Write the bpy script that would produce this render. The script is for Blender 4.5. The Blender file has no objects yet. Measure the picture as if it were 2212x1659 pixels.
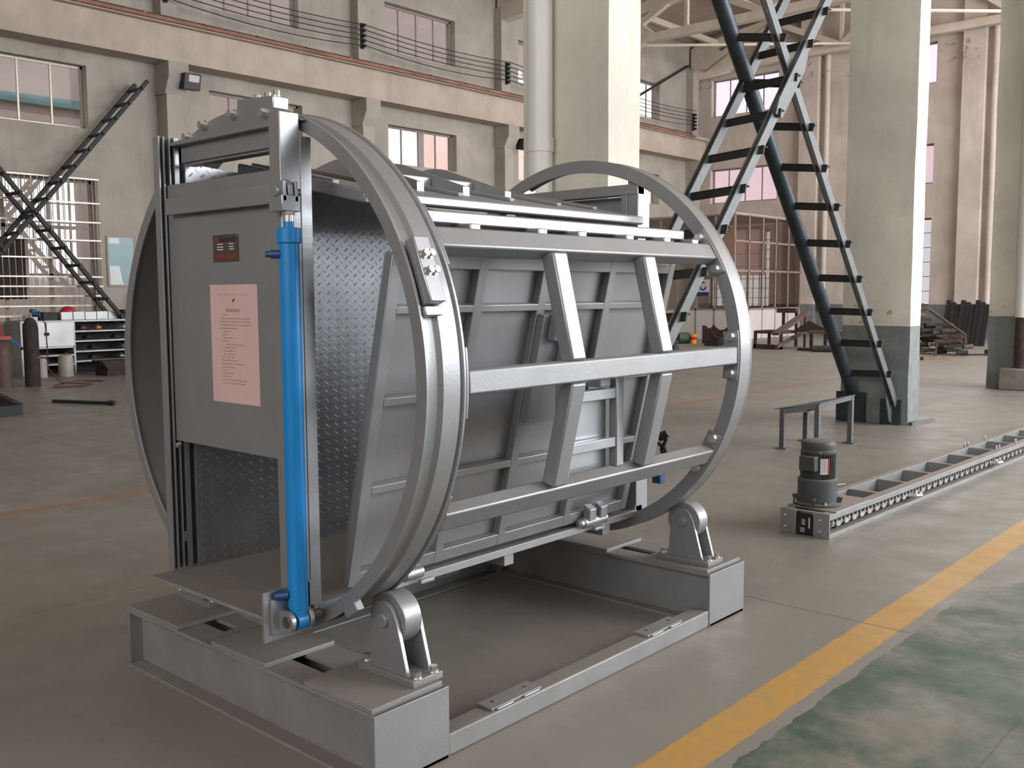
import bpy, bmesh, math, random
from mathutils import Vector, Matrix
random.seed(7)
sc = bpy.context.scene
COL = sc.collection
PI = math.pi
# ---------------------------------------------------------------- camera
CX, CY, CZ = 2.27988, -1.90254, 1.56970
YAW, PIT, ROL, FPX = 0.728847, 0.092850, -0.004934, 2101.984
f_ = Vector((-math.sin(YAW)*math.cos(PIT), math.cos(YAW)*math.cos(PIT), -math.sin(PIT)))
r_ = Vector((math.cos(YAW), math.sin(YAW), 0)); u_ = r_.cross(f_)
r2 = r_*math.cos(ROL)+u_*math.sin(ROL); u2 = u_*math.cos(ROL)-r_*math.sin(ROL)
cd = bpy.data.cameras.new('camera'); cam = bpy.data.objects.new('camera', cd); COL.objects.link(cam)
m = Matrix(((r2.x,u2.x,-f_.x,CX),(r2.y,u2.y,-f_.y,CY),(r2.z,u2.z,-f_.z,CZ),(0,0,0,1)))
cam.matrix_world = m
cd.sensor_fit = 'HORIZONTAL'; cd.sensor_width = 36.0; cd.lens = 36.0*FPX/2212.0
cd.clip_start = 0.05; cd.clip_end = 300
sc.camera = cam
# ---------------------------------------------------------------- world / light / exposure
w = bpy.data.worlds.new('sky'); sc.world = w; w.use_nodes = True
bg = w.node_tree.nodes['Background']; bg.inputs['Color'].default_value = (0.93,0.965,1.0,1); bg.inputs['Strength'].default_value = 1.6
def area(name, loc, rot, sx, sy, power, color=(1,1,1)):
    l = bpy.data.lights.new(name,'AREA'); l.shape='RECTANGLE'; l.size=sx; l.size_y=sy; l.energy=power; l.color=color
    o = bpy.data.objects.new(name,l); COL.objects.link(o); o.location=loc; o.rotation_euler=rot; return o
# daylight entering through the open side of the hall (right of the camera)
area('daylight_side_opening', (11.8,18.0,6.0), (0,math.radians(90),0), 7.0, 23, 4300, (0.94,0.97,1.0))
area('daylight_back_windows', (4.0,-13.8,7.2), (math.radians(90),0,0), 13, 5.0, 900, (1.0,0.985,0.96))
area('daylight_end_bay', (-4.0,30.5,10.6), (math.radians(-60),0,0), 14.0, 1.5, 900, (1.0,0.97,0.93))  # fill lamp added to brighten the far hall, no opening behind it
s_=bpy.data.lights.new('sun','SUN'); s_.energy=3.0; s_.angle=math.radians(3); s_.color=(1,.96,.9)  # sun added to brighten the facade beyond the left wall
so=bpy.data.objects.new('sun',s_); COL.objects.link(so); so.rotation_euler=(0,math.radians(21),0)
sc.view_settings.view_transform='Standard'; sc.view_settings.look='None'
sc.view_settings.exposure = 0.38; sc.view_settings.gamma = 1.0
sc.view_settings.use_curve_mapping = False
# ---------------------------------------------------------------- materials
M = {}
def nodes(name):
    mt = bpy.data.materials.new(name); mt.use_nodes = True; nt = mt.node_tree
    return mt, nt, nt.nodes['Principled BSDF']
def N(nt, typ, **k):
    n = nt.nodes.new(typ)
    for a,b in k.items():
        if a.startswith('i_'): n.inputs[int(a[2:])].default_value = b
        else: setattr(n,a,b)
    return n
def ramp(nt, fac, c0, c1, p0=0.3, p1=0.7):
    r = N(nt,'ShaderNodeValToRGB'); e=r.color_ramp.elements
    e[0].position=p0; e[0].color=(*c0,1); e[1].position=p1; e[1].color=(*c1,1)
    nt.links.new(fac, r.inputs[0]); return r.outputs[0]
def noise(nt, scale, detail=4, rough=.55, sx=(1,1,1)):
    g = N(nt,'ShaderNodeNewGeometry'); mp = N(nt,'ShaderNodeMapping'); mp.inputs['Scale'].default_value = sx
    nt.links.new(g.outputs['Position'], mp.inputs[0])
    n = N(nt,'ShaderNodeTexNoise'); n.inputs['Scale'].default_value=scale; n.inputs['Detail'].default_value=detail; n.inputs['Roughness'].default_value=rough
    nt.links.new(mp.outputs[0], n.inputs['Vector']); return n.outputs[0]
def mix(nt, fac, a, b, blend='MIX'):
    mx = N(nt,'ShaderNodeMix', data_type='RGBA', blend_type=blend)
    for s,v in ((0,fac),(6,a),(7,b)):
        if hasattr(v,'is_linked') or hasattr(v,'links'): nt.links.new(v, mx.inputs[s])
        else: mx.inputs[s].default_value = v if s==0 else (*v,1)
    return mx.outputs[2]
def math_(nt, op, a, b=0.0, c=None):
    n = N(nt,'ShaderNodeMath', operation=op)
    for i,v in enumerate((a,b,c)):
        if v is None: continue
        if isinstance(v,(int,float)): n.inputs[i].default_value = v
        else: nt.links.new(v, n.inputs[i])
    return n.outputs[0]
def simple(name, col, rough=.5, metal=0.0, var=.12, vscale=6, bump=0, bscale=60, dust=None, spec=.5, sx=(1,1,1)):
    mt, nt, p = nodes(name)
    c = ramp(nt, noise(nt,vscale,4,.55,sx), tuple(x*(1-var) for x in col), tuple(min(1,x*(1+var)) for x in col))
    if dust:
        g = N(nt,'ShaderNodeNewGeometry'); s = N(nt,'ShaderNodeSeparateXYZ'); nt.links.new(g.outputs['Normal'], s.inputs[0])
        up = math_(nt,'MULTIPLY', math_(nt,'POWER', math_(nt,'MAXIMUM', s.outputs[2], 0.0), 2.0), dust[3])
        fac = math_(nt,'MULTIPLY', up, math_(nt,'ADD', math_(nt,'MULTIPLY', noise(nt,9,5,.7),.6),.7))
        fac = math_(nt,'MINIMUM', fac, 1.0)
        c = mix(nt, fac, c, dust[:3])
        nt.links.new(math_(nt,'MULTIPLY', math_(nt,'SUBTRACT',1.0,fac), metal), p.inputs['Metallic'])
        cl = math_(nt,'MULTIPLY', math_(nt,'SUBTRACT', noise(nt,3.5,5,.6), .5), .22)
        nt.links.new(math_(nt,'ADD', math_(nt,'ADD', rough, cl), math_(nt,'MULTIPLY',fac,.35)), p.inputs['Roughness'])
    else:
        p.inputs['Metallic'].default_value = metal; p.inputs['Roughness'].default_value = rough
    nt.links.new(c, p.inputs['Base Color'])
    p.inputs['Specular IOR Level'].default_value = spec
    if bump:
        b = N(nt,'ShaderNodeBump'); b.inputs['Strength'].default_value=bump; b.inputs['Distance'].default_value=.004
        nt.links.new(noise(nt,bscale,3), b.inputs['Height']); nt.links.new(b.outputs[0], p.inputs['Normal'])
    M[name]=mt; return mt
DUST = (0.19,0.17,0.148)
simple('silver', (0.315,0.32,0.332), .40, .62, .05, 5, bump=.10, bscale=90, dust=(*DUST,.55))
simple('silver_bright', (0.38,0.39,0.41), .33, .7, .05, 8, bump=.06, bscale=120)
simple('silver_dusty', (0.30,0.30,0.30), .47, .5, .10, 5, bump=.12, bscale=90, dust=(*DUST,.95))
simple('bolt_steel', (0.68,0.68,0.67), .28, .9, .06, 30)
simple('pin_steel', (0.16,0.15,0.14), .4, .8, .1, 30)
simple('blue_paint', (0.002,0.20,0.53), .33, 0, .06, 12, spec=.6)
simple('blue_dark', (0.006,0.05,0.16), .45, 0, .2, 30)
simple('black_rubber', (0.012,0.012,0.013), .55, 0, .2, 30)
simple('rust', (0.055,0.032,0.026), .8, .1, .45, 12, bump=.4, bscale=60)
simple('rust_dark', (0.030,0.021,0.020), .8, .1, .4, 9, bump=.4, bscale=50)
simple('rust_light', (0.115,0.072,0.058), .75, .1, .3, 10, bump=.3, bscale=60)
simple('brace_dark', (0.032,0.042,0.05), .45, .35, .35, 4, bump=.1, bscale=40)
simple('brace_grey', (0.115,0.122,0.125), .5, .2, .15, 5)
simple('brace_black', (0.022,0.022,0.024), .55, .2, .35, 9)
simple('lattice_black', (0.016,0.017,0.019), .6, .2, .3, 3)
simple('motor_grey', (0.060,0.066,0.068), .55, .1, .2, 14, bump=.15, bscale=120, dust=(0.17,0.15,0.13,.85))
simple('galv', (0.30,0.31,0.31), .45, .55, .1, 9, dust=(0.27,0.22,0.19,.9))
simple('white_sheet', (0.42,0.42,0.42), .35, .35, .12, 2)
simple('shelf_dark', (0.03,0.032,0.033), .7, 0, .4, 8)
simple('plastic_white', (0.33,0.31,0.26), .5, 0, .12, 6)
simple('plastic_blue', (0.01,0.03,0.16), .5, 0, .2, 6)
simple('red_paint', (0.42,0.015,0.015), .45, 0, .2, 6)
simple('yellow_paint', (0.75,0.33,0.02), .5, 0, .15, 14)
simple('orange_paint', (0.55,0.12,0.03), .5, 0, .2, 14)
simple('green_dark', (0.03,0.07,0.04), .6, 0, .3, 14)
simple('wood', (0.17,0.115,0.075), .8, 0, .35, 12, sx=(1,1,6))
simple('pipe_white', (0.70,0.70,0.66), .45, 0, .04, 3)
simple('frame_tan', (0.30,0.24,0.21), .6, .1, .15, 5)
simple('frame_red', (0.45,0.06,0.05), .6, 0, .15, 5)
simple('grille_steel', (0.36,0.33,0.27), .35, .6, .25, 30)
simple('bar_orange', (0.25,0.10,0.06), .6, 0, .45, 1.2)
simple('rail_dark', (0.05,0.032,0.03), .6, .4, .3, 3)
simple('lamp_black', (0.012,0.012,0.012), .4, 0, .1, 20)
simple('paper_pink', (0.54,0.37,0.35), .8, 0, .03, 8)
simple('ink', (0.30,0.18,0.17), .8, 0, .1, 8)
simple('plate_bronze', (0.10,0.085,0.075), .4, .5, .25, 60)
simple('plate_red', (0.19,0.035,0.03), .5, .2, .2, 60)
simple('label_white', (0.55,0.52,0.52), .5, 0, .12, 90)
simple('label_red', (0.30,0.04,0.05), .5, 0, .12, 30)
simple('plate_black', (0.012,0.012,0.014), .35, 0, .2, 40)
simple('conc_block', (0.20,0.18,0.155), .9, 0, .2, 9, bump=.5, bscale=40)
simple('poster_teal', (0.10,0.21,0.23), .25, 0, .12, 3)
simple('poster_white', (0.50,0.55,0.54), .3, 0, .08, 3)
simple('brown_board', (0.19,0.17,0.155), .7, 0, .25, 6)
simple('hall_out', (0.30,0.255,0.24), .9, 0, .06, .5)
simple('pink_out', (0.95,0.70,0.64), .9, 0, .06, .8)
simple('curtain', (0.62,0.42,0.33), .9, 0, .1, 3, sx=(9,9,.4))
simple('yellow_grease', (0.30,0.22,0.06), .6, 0, .4, 40)
simple('hose_red', (0.10,0.018,0.018), .6, 0, .2, 10)
# diamond tread plate: raised lugs in two crossing directions
def tread(name, col, axes):
    mt, nt, p = nodes(name)
    g = N(nt,'ShaderNodeNewGeometry'); s = N(nt,'ShaderNodeSeparateXYZ'); nt.links.new(g.outputs['Position'], s.inputs[0])
    a = s.outputs[axes[0]]; b = s.outputs[axes[1]]
    def lug(off, ang, ln, wd):
        P=.050; Q=.038
        fa = math_(nt,'SUBTRACT', math_(nt,'FRACT', math_(nt,'ADD', math_(nt,'DIVIDE',a,P), off+50)), .5)
        fb = math_(nt,'SUBTRACT', math_(nt,'FRACT', math_(nt,'ADD', math_(nt,'DIVIDE',b,Q), off+50)), .5)
        ca, sa = math.cos(ang), math.sin(ang)
        u = math_(nt,'ADD', math_(nt,'MULTIPLY',fa,ca), math_(nt,'MULTIPLY',fb,sa))
        v = math_(nt,'ADD', math_(nt,'MULTIPLY',fa,-sa), math_(nt,'MULTIPLY',fb,ca))
        d = math_(nt,'ADD', math_(nt,'POWER', math_(nt,'DIVIDE',u,ln),2.0), math_(nt,'POWER', math_(nt,'DIVIDE',math_(nt,'ABSOLUTE',v),wd),2.0))
        return math_(nt,'MAXIMUM', math_(nt,'SUBTRACT',1.0,d), 0.0)
    h = math_(nt,'MAXIMUM', lug(0,math.radians(50),.33,.075), math_(nt,'MULTIPLY',lug(.5,math.radians(-46),.33,.075),.45))
    bp = N(nt,'ShaderNodeBump'); bp.inputs['Strength'].default_value=1.0; bp.inputs['Distance'].default_value=.0016
    nt.links.new(h,bp.inputs['Height']); nt.links.new(bp.outputs[0],p.inputs['Normal'])
    c = ramp(nt, noise(nt,5), tuple(x*.85 for x in col), tuple(x*1.12 for x in col))
    nt.links.new(c,p.inputs['Base Color']); p.inputs['Metallic'].default_value=.8; p.inputs['Roughness'].default_value=.42
    M[name]=mt
tread('tread_plate', (0.36,0.37,0.39), (1,2))
# concrete wall/column plaster with stains and a painted dado
def plaster(name, col, dado=None, zd=1.15, stain=.35, streak=True):
    mt, nt, p = nodes(name)
    c = ramp(nt, noise(nt,1.1,6,.6), tuple(x*.86 for x in col), tuple(min(1,x*1.08) for x in col), .35,.65)
    if streak:
        sk = ramp(nt, noise(nt,2.6,7,.72,(1,1,.10)), (0,0,0), (1,1,1), .50,.72)
        c = mix(nt, math_(nt,'MULTIPLY', sk, min(1,stain*1.5)), c, tuple(x*.62 for x in col))
    sp = math_(nt,'MULTIPLY', math_(nt,'GREATER_THAN', noise(nt,7,7,.75), .70), stain)
    c = mix(nt, sp, c, tuple(x*.5 for x in col))
    if dado:
        g = N(nt,'ShaderNodeNewGeometry'); s = N(nt,'ShaderNodeSeparateXYZ'); nt.links.new(g.outputs['Position'], s.inputs[0])
        z = math_(nt,'ADD', s.outputs[2], math_(nt,'MULTIPLY', noise(nt,6,4), .02))
        low = math_(nt,'LESS_THAN', z, zd+.01)
        dc = ramp(nt, noise(nt,5,6,.65), tuple(x*.78 for x in dado), tuple(x*1.15 for x in dado))
        dc = mix(nt, math_(nt,'MULTIPLY', math_(nt,'GREATER_THAN', noise(nt,9,6,.7), .66), .5), dc, (0.30,0.28,0.25))
        c = mix(nt, low, c, dc)
    g2 = N(nt,'ShaderNodeNewGeometry'); s2 = N(nt,'ShaderNodeSeparateXYZ'); nt.links.new(g2.outputs['Position'], s2.inputs[0])
    def band(z0,z1,n,th): return math_(nt,'MULTIPLY', math_(nt,'MULTIPLY', math_(nt,'GREATER_THAN',s2.outputs[2],z0), math_(nt,'LESS_THAN',s2.outputs[2],z1)), math_(nt,'GREATER_THAN', n, th))
    if name=='col_paint': c = mix(nt, math_(nt,'MULTIPLY', band(1.19,1.42,noise(nt,9,2,.4),.66),.8), c, (0.42,0.27,0.10))
    if name=='wall_paint': c = mix(nt, math_(nt,'MULTIPLY', band(8.7,9.75,noise(nt,3.2,8,.75),.60),.65), c, (0.16,0.12,0.10))
    nt.links.new(c,p.inputs['Base Color']); p.inputs['Roughness'].default_value=.85
    b = N(nt,'ShaderNodeBump'); b.inputs['Strength'].default_value=.35; b.inputs['Distance'].default_value=.02
    nt.links.new(noise(nt,5,5,.6), b.inputs['Height']); nt.links.new(b.outputs[0],p.inputs['Normal'])
    M[name]=mt
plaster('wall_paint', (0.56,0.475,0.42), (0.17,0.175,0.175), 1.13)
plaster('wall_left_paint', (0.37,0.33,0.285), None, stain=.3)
plaster('col_paint', (0.66,0.635,0.555), (0.19,0.21,0.205), 1.165, .22)
plaster('beam_paint', (0.45,0.375,0.315), None, stain=.22)
plaster('ceiling_paint', (0.42,0.34,0.29), None, stain=.3)
plaster('truss_paint', (0.60,0.52,0.44), None, stain=.15)
# floor
def floor_mat():
    mt, nt, p = nodes('floor_concrete')
    g = N(nt,'ShaderNodeNewGeometry'); s = N(nt,'ShaderNodeSeparateXYZ'); nt.links.new(g.outputs['Position'], s.inputs[0])
    X,Y = s.outputs[0], s.outputs[1]
    c = ramp(nt, noise(nt,.8,7,.62), (0.178,0.164,0.140), (0.250,0.230,0.198), .3,.7)
    c = mix(nt, math_(nt,'MULTIPLY', noise(nt,1.7,8,.7,(3,1,1)), .5), c, (0.255,0.228,0.198))
    c = mix(nt, math_(nt,'MULTIPLY', math_(nt,'GREATER_THAN', noise(nt,14,5,.7), .69), .45), c, (0.10,0.09,0.08))
    # worn green traffic paint right of the yellow line
    ing = math_(nt,'MULTIPLY', math_(nt,'GREATER_THAN', math_(nt,'ADD',X, math_(nt,'MULTIPLY',noise(nt,10,4),.06)), .78), math_(nt,'LESS_THAN', math_(nt,'ADD',Y, math_(nt,'MULTIPLY',noise(nt,1.5,5),2.6)), 5.0))
    gr = ramp(nt, noise(nt,2.2,7,.66), (.10,.10,.10), (1,1,1), .36,.56)
    gfac = math_(nt,'MULTIPLY', ing, math_(nt,'MULTIPLY', gr, .88))
    c = mix(nt, gfac, c, (0.036,0.078,0.045))
    # yellow lane line
    wob = math_(nt,'MULTIPLY', math_(nt,'SUBTRACT', noise(nt,14,3,.6), .5), .022)
    xl = math_(nt,'ADD', X, wob)
    inl = math_(nt,'MULTIPLY', math_(nt,'GREATER_THAN', xl, .515), math_(nt,'LESS_THAN', xl, .69))
    wear = ramp(nt, noise(nt,9,7,.7), (0.62,0.62,0.62), (1,1,1), .30,.55)
    c = mix(nt, math_(nt,'MULTIPLY', inl, wear), c, (0.47,0.265,0.065))
    # far lane line, faded
    inf = math_(nt,'MULTIPLY', math_(nt,'GREATER_THAN', xl, -5.11), math_(nt,'LESS_THAN', xl, -4.97))
    c = mix(nt, math_(nt,'MULTIPLY', inf, math_(nt,'MULTIPLY',wear,.6)), c, (0.30,0.13,0.05))
    inf = math_(nt,'MULTIPLY', math_(nt,'GREATER_THAN', xl, -7.2), math_(nt,'LESS_THAN', xl, -7.06))
    c = mix(nt, math_(nt,'MULTIPLY', inf, math_(nt,'MULTIPLY',wear,.3)), c, (0.34,0.20,0.12))
    # slab joints
    for AX, per, off in ((X,4.0,2.62),(Y,6.0,3.42)):
        fr = math_(nt,'FRACT', math_(nt,'DIVIDE', math_(nt,'ADD',math_(nt,'ADD',AX,math_(nt,'MULTIPLY',noise(nt,2,3),.03)), off+60.0), per))
        c = mix(nt, math_(nt,'MULTIPLY', math_(nt,'LESS_THAN', fr, .0022), .6), c, (0.07,0.06,0.055))
    nt.links.new(c,p.inputs['Base Color'])
    r = ramp(nt, noise(nt,3,6,.6), (.34,.34,.34), (.62,.62,.62)); nt.links.new(r,p.inputs['Roughness'])
    p.inputs['Specular IOR Level'].default_value=.35
    b = N(nt,'ShaderNodeBump'); b.inputs['Strength'].default_value=.12; b.inputs['Distance'].default_value=.01
    nt.links.new(noise(nt,25,5), b.inputs['Height']); nt.links.new(b.outputs[0],p.inputs['Normal'])
    M['floor']=mt
floor_mat()
def pane(name, col, trans=.9, frost=False):
    mt = bpy.data.materials.new(name); mt.use_nodes=True; nt=mt.node_tree; nt.nodes.remove(nt.nodes['Principled BSDF'])
    out = nt.nodes['Material Output']
    a = N(nt,'ShaderNodeBsdfTranslucent' if frost else 'ShaderNodeBsdfTransparent'); a.inputs[0].default_value=(*col,1)
    b = N(nt,'ShaderNodeBsdfDiffuse' if frost else 'ShaderNodeBsdfGlossy'); b.inputs[0].default_value=(.6,.55,.53,1) if frost else (.8,.8,.8,1)
    if not frost: b.inputs['Roughness'].default_value=.03
    mx = N(nt,'ShaderNodeMixShader'); mx.inputs[0].default_value=trans
    nt.links.new(b.outputs[0],mx.inputs[1]); nt.links.new(a.outputs[0],mx.inputs[2]); nt.links.new(mx.outputs[0],out.inputs[0]); M[name]=mt
pane('glass_clear', (0.92,0.9,0.9), .93)
pane('glass_dirty', (0.70,0.60,0.56), .85)
pane('glass_frost', (0.74,0.69,0.74), .97)
pane('glass_pink', (0.66,0.56,0.575), .96)
pane('glass_red', (0.60,0.58,0.58), .97)
pane('curtain_cloth', (0.98,0.72,0.62), .85, True)
simple('office_panel', (0.62,0.555,0.535), .5, 0, .05, 2, sx=(8,8,.3))
pane('glass_office', (0.82,0.78,0.74), .9)
# ---------------------------------------------------------------- mesh builder
def orth(d):
    d = Vector(d).normalized(); a = Vector((0,0,1)) if abs(d.z)<.9 else Vector((0,1,0))
    x = a.cross(d).normalized(); return x, d.cross(x).normalized(), d
class B:
    def __init__(s): s.v=[]; s.f=[]; s.sm=[]
    def add(s, vs, fs, smooth=False):
        o=len(s.v); s.v += [tuple(v) for v in vs]; s.f += [tuple(i+o for i in f) for f in fs]; s.sm += [smooth]*len(fs); return s
    def box(s,x0,x1,y0,y1,z0,z1):
        return s.hexa([(x0,y0,z0),(x1,y0,z0),(x1,y1,z0),(x0,y1,z0)],[(x0,y0,z1),(x1,y0,z1),(x1,y1,z1),(x0,y1,z1)])
    def hexa(s,a,b):
        return s.add(list(a)+list(b),[(3,2,1,0),(4,5,6,7),(0,1,5,4),(1,2,6,5),(2,3,7,6),(3,0,4,7)])
    def prism(s, pts, axis, a, b):
        """pts 2-D outline in the plane perpendicular to axis, extruded a..b"""
        def P(p,t):
            return {'x':(t,p[0],p[1]),'y':(p[0],t,p[1]),'z':(p[0],p[1],t)}[axis]
        n=len(pts); vs=[P(p,a) for p in pts]+[P(p,b) for p in pts]
        return s.add(vs,[tuple(range(n))[::-1],tuple(range(n,2*n))]+[(i,(i+1)%n,n+(i+1)%n,n+i) for i in range(n)])
    def beam(s,p0,p1,w,h,up=(0,0,1)):
        """box tube from p0 to p1: w across, h along 'up'"""
        p0=Vector(p0); p1=Vector(p1); d=(p1-p0).normalized(); x=d.cross(Vector(up)).normalized(); y=x.cross(d).normalized()
        q=[(-1,-1),(1,-1),(1,1),(-1,1)]
        return s.hexa([p0+x*(a*w/2)+y*(b*h/2) for a,b in q],[p1+x*(a*w/2)+y*(b*h/2) for a,b in q])
    def cyl(s,p0,p1,r,n=20,r1=None,cap=True):
        p0=Vector(p0); p1=Vector(p1); r1=r if r1 is None else r1; x,y,d=orth(p1-p0)
        c=[(math.cos(2*PI*i/n),math.sin(2*PI*i/n)) for i in range(n)]
        vs=[p0+x*(a*r)+y*(b*r) for a,b in c]+[p1+x*(a*r1)+y*(b*r1) for a,b in c]
        s.add(vs,[(i,(i+1)%n,n+(i+1)%n,n+i) for i in range(n)],True)
        if cap: s.add(vs,[tuple(range(n))[::-1],tuple(range(n,2*n))])
        return s
    def lathe(s,base,axis,prof,n=28):
        """prof: list of (radius, distance along axis)"""
        x,y,d=orth(axis); base=Vector(base); vs=[]
        for r,t in prof: vs += [base+d*t+x*(r*math.cos(2*PI*i/n))+y*(r*math.sin(2*PI*i/n)) for i in range(n)]
        fs=[]
        for k in range(len(prof)-1):
            fs += [(k*n+i,k*n+(i+1)%n,(k+1)*n+(i+1)%n,(k+1)*n+i) for i in range(n)]
        s.add(vs,fs,False)
        s.add(vs,[tuple(range(n))[::-1],tuple(range((len(prof)-1)*n,len(prof)*n))]); return s
    def ring(s,xc,zc,prof,n=144):
        """closed profile (r,y) revolved about the Y direction line through (xc,zc)"""
        m_=len(prof); vs=[]
        for i in range(n):
            a=2*PI*i/n
            vs += [(xc+r*math.cos(a),y,zc+r*math.sin(a)) for r,y in prof]
        fs=[(i*m_+k,i*m_+(k+1)%m_,((i+1)%n)*m_+(k+1)%m_,((i+1)%n)*m_+k) for i in range(n) for k in range(m_)]
        return s.add(vs,fs,False)
    def tube(s,pts,r,n=8):
        for a,b in zip(pts[:-1],pts[1:]): s.cyl(a,b,r,n)
        return s
    def hexbolt(s,p,d,r,h):
        p=Vector(p); d=Vector(d).normalized()
        s.cyl(p,p+d*h*.25,r*1.25,16); s.cyl(p+d*h*.25,p+d*h,r,6); return s
    def ball(s,c,r,n=12,sz=1.0):
        prof=[(max(1e-4,r*math.sin(PI*i/8)),-r*sz*math.cos(PI*i/8)) for i in range(9)]
        return s.lathe(c,(0,0,1),prof,n)
def wloc(o):
    l=Vector((0,0,0))
    while o is not None: l+=Vector(o.location); o=o.parent
    return l
def part(name,b,mat,parent=None,bevel=0,label=None,smooth_ang=35):
    me=bpy.data.meshes.new(name); me.from_pydata(b.v,[],b.f); me.update()
    bm=bmesh.new(); bm.from_mesh(me); bmesh.ops.remove_doubles(bm,verts=bm.verts,dist=1e-5); bmesh.ops.recalc_face_normals(bm,faces=bm.faces); bm.to_mesh(me); bm.free()
    me.polygons.foreach_set('use_smooth',[True]*len(me.polygons))
    try: me.set_sharp_from_angle(angle=math.radians(smooth_ang))
    except Exception: pass
    me.materials.append(M[mat]); o=bpy.data.objects.new(name,me); COL.objects.link(o)
    if parent is not None: o.parent=parent; o.location=-wloc(parent)
    if bevel:
        md=o.modifiers.new('bevel','BEVEL'); md.width=bevel; md.segments=2; md.limit_method='ANGLE'; md.angle_limit=math.radians(40)
    if label: o['label']=label
    return o
def thing(name,label,cat,loc,group=None):
    o=bpy.data.objects.new(name,None); COL.objects.link(o); o.location=loc; o.empty_display_size=.1
    o['label']=label; o['category']=cat
    if group: o['group']=group
    return o
def tag(o,label,cat,group=None,kind=None):
    """moves the origin of a one-mesh thing to its base and describes it"""
    o['label']=label; o['category']=cat
    if group: o['group']=group
    if kind: o['kind']=kind
    vs=o.data.vertices; xs=[v.co.x for v in vs]; ys=[v.co.y for v in vs]; zs=[v.co.z for v in vs]
    c=Vector(((min(xs)+max(xs))/2,(min(ys)+max(ys))/2,min(zs))); o.data.transform(Matrix.Translation(-c)); o.location=c
    return o
def struct(name,b,mat,parent=None,bevel=0):
    o=part(name,b,mat,parent,bevel)
    if parent is None: o['kind']='structure'
    return o
def clone(root, off, label=None, group=None):
    r=root.copy(); COL.objects.link(r); r.location=Vector(root.location)+Vector(off)
    if label: r['label']=label
    if group: r['group']=group
    def rec(a,b):
        for ch in list(a.children):
            c=ch.copy(); COL.objects.link(c); c.parent=b; rec(ch,c)
    rec(root,r); return r
# ================================================================ HALL
XW, YE, ZC = -18.2, 32.0, 12.4       # left wall face, end wall face
struct('floor', B().box(-26,12,-14,40,-.3,0), 'floor')
def pierced(holes, u0,u1,z0,z1, t0, t1, axis):
    """wall slab with rectangular holes (u0,u1,z0,z1); axis is the wall normal"""
    us=sorted({u0,u1,*[h[0] for h in holes],*[h[1] for h in holes]}); zs=sorted({z0,z1,*[h[2] for h in holes],*[h[3] for h in holes]})
    b=B()
    def P(u,z,t): return (t,u,z) if axis=='x' else (u,t,z)
    for i in range(len(us)-1):
        for k in range(len(zs)-1):
            a,c,d,e=us[i],us[i+1],zs[k],zs[k+1]; um,zm=(a+c)/2,(d+e)/2
            if any(h[0]<um<h[1] and h[2]<zm<h[3] for h in holes): continue
            for t in (t0,t1): b.add([P(a,d,t),P(c,d,t),P(c,e,t),P(a,e,t)],[(0,1,2,3)])
    for h in holes+[(u0,u1,z0,z1)]:
        a,c,d,e=h
        for p,q in (((a,d),(c,d)),((c,d),(c,e)),((c,e),(a,e)),((a,e),(a,d))):
            b.add([P(*p,t0),P(*q,t0),P(*q,t1),P(*p,t1)],[(0,1,2,3)])
    return b
# --- left wall windows: (y0,y1,z0,z1)
LW=[(5.1,7.82,1.0,3.98),(5.1,7.74,5.05,6.34),(5.1,7.74,8.1,9.4),
    (10.6,13.2,5.1,6.27),(10.55,13.15,8.13,9.4),(16.03,18.65,5.12,6.17),(15.97,18.63,8.12,9.4),
    (21.4,24.0,5.1,6.15),(21.4,24.0,8.1,9.4),(27.0,29.35,4.85,5.95),(27.0,29.35,7.95,9.25)]
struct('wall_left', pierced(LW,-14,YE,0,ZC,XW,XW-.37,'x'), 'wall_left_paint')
EW=[(-17.57,-14.77,5.0,6.31),(-17.57,-14.77,8.32,9.70),(-17.6,-15.0,1.0,3.9),
    (-11.8,-9.15,5.16,6.47),(-11.8,-9.15,8.45,9.78),(-11.8,-9.15,1.09,4.02),
    (-6.0,-3.4,5.16,6.47),(-6.0,-3.4,8.45,9.78),(-6.0,-3.4,1.09,4.02),(0.0,2.6,1.09,4.02),(0.0,2.6,5.16,6.47)]
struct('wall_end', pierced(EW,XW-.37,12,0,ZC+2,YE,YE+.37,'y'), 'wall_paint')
struct('wall_back', pierced([(-2.5,3.5,4.6,9.8),(4.5,10.5,4.6,9.8)],XW-.37,12,0,ZC,-14,-14.3,'y'), 'wall_paint')
struct('wall_right', pierced([(-.5,30.0,2.1,9.8)],-14,YE+.3,0,ZC,12.0,12.3,'x'), 'wall_paint')  # unseen wall, added and pierced to shape the side daylight
wn=[0]
def window(axis,u0,u1,z0,z1,n,frame='frame_tan',glass='glass_clear',nz=1,t=.035,glass_list=None):
    wn[0]+=1; w_=XW-.22 if axis=='x' else YE+.22
    def bx(b,a,c,d,e,th=.05):
        return b.box(w_-th/2,w_+th/2,a,c,d,e) if axis=='x' else b.box(a,c,w_-th/2,w_+th/2,d,e)
    b=B(); f=.05
    bx(b,u0,u0+f,z0,z1); bx(b,u1-f,u1,z0,z1); bx(b,u0,u1,z0,z0+f); bx(b,u0,u1,z1-f,z1)
    for i in range(1,n):
        u=u0+(u1-u0)*i/n; bx(b,u-t/2,u+t/2,z0,z1,.04)
    for i in range(1,nz):
        z=z0+(z1-z0)*i/nz; bx(b,u0,u1,z-t/2,z+t/2,.04)
    fr=struct('window_%d'%wn[0],b,frame)
    gl=glass_list or [glass]*n
    k=0
    while k<n:
        j=k
        while j<n and gl[j]==gl[k]: j+=1
        a=u0+(u1-u0)*k/n; c=u0+(u1-u0)*j/n
        part('window_glass', bx(B(),a+.002,c-.002,z0+f,z1-f,.006), gl[k], fr); k=j
    return fr
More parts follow.
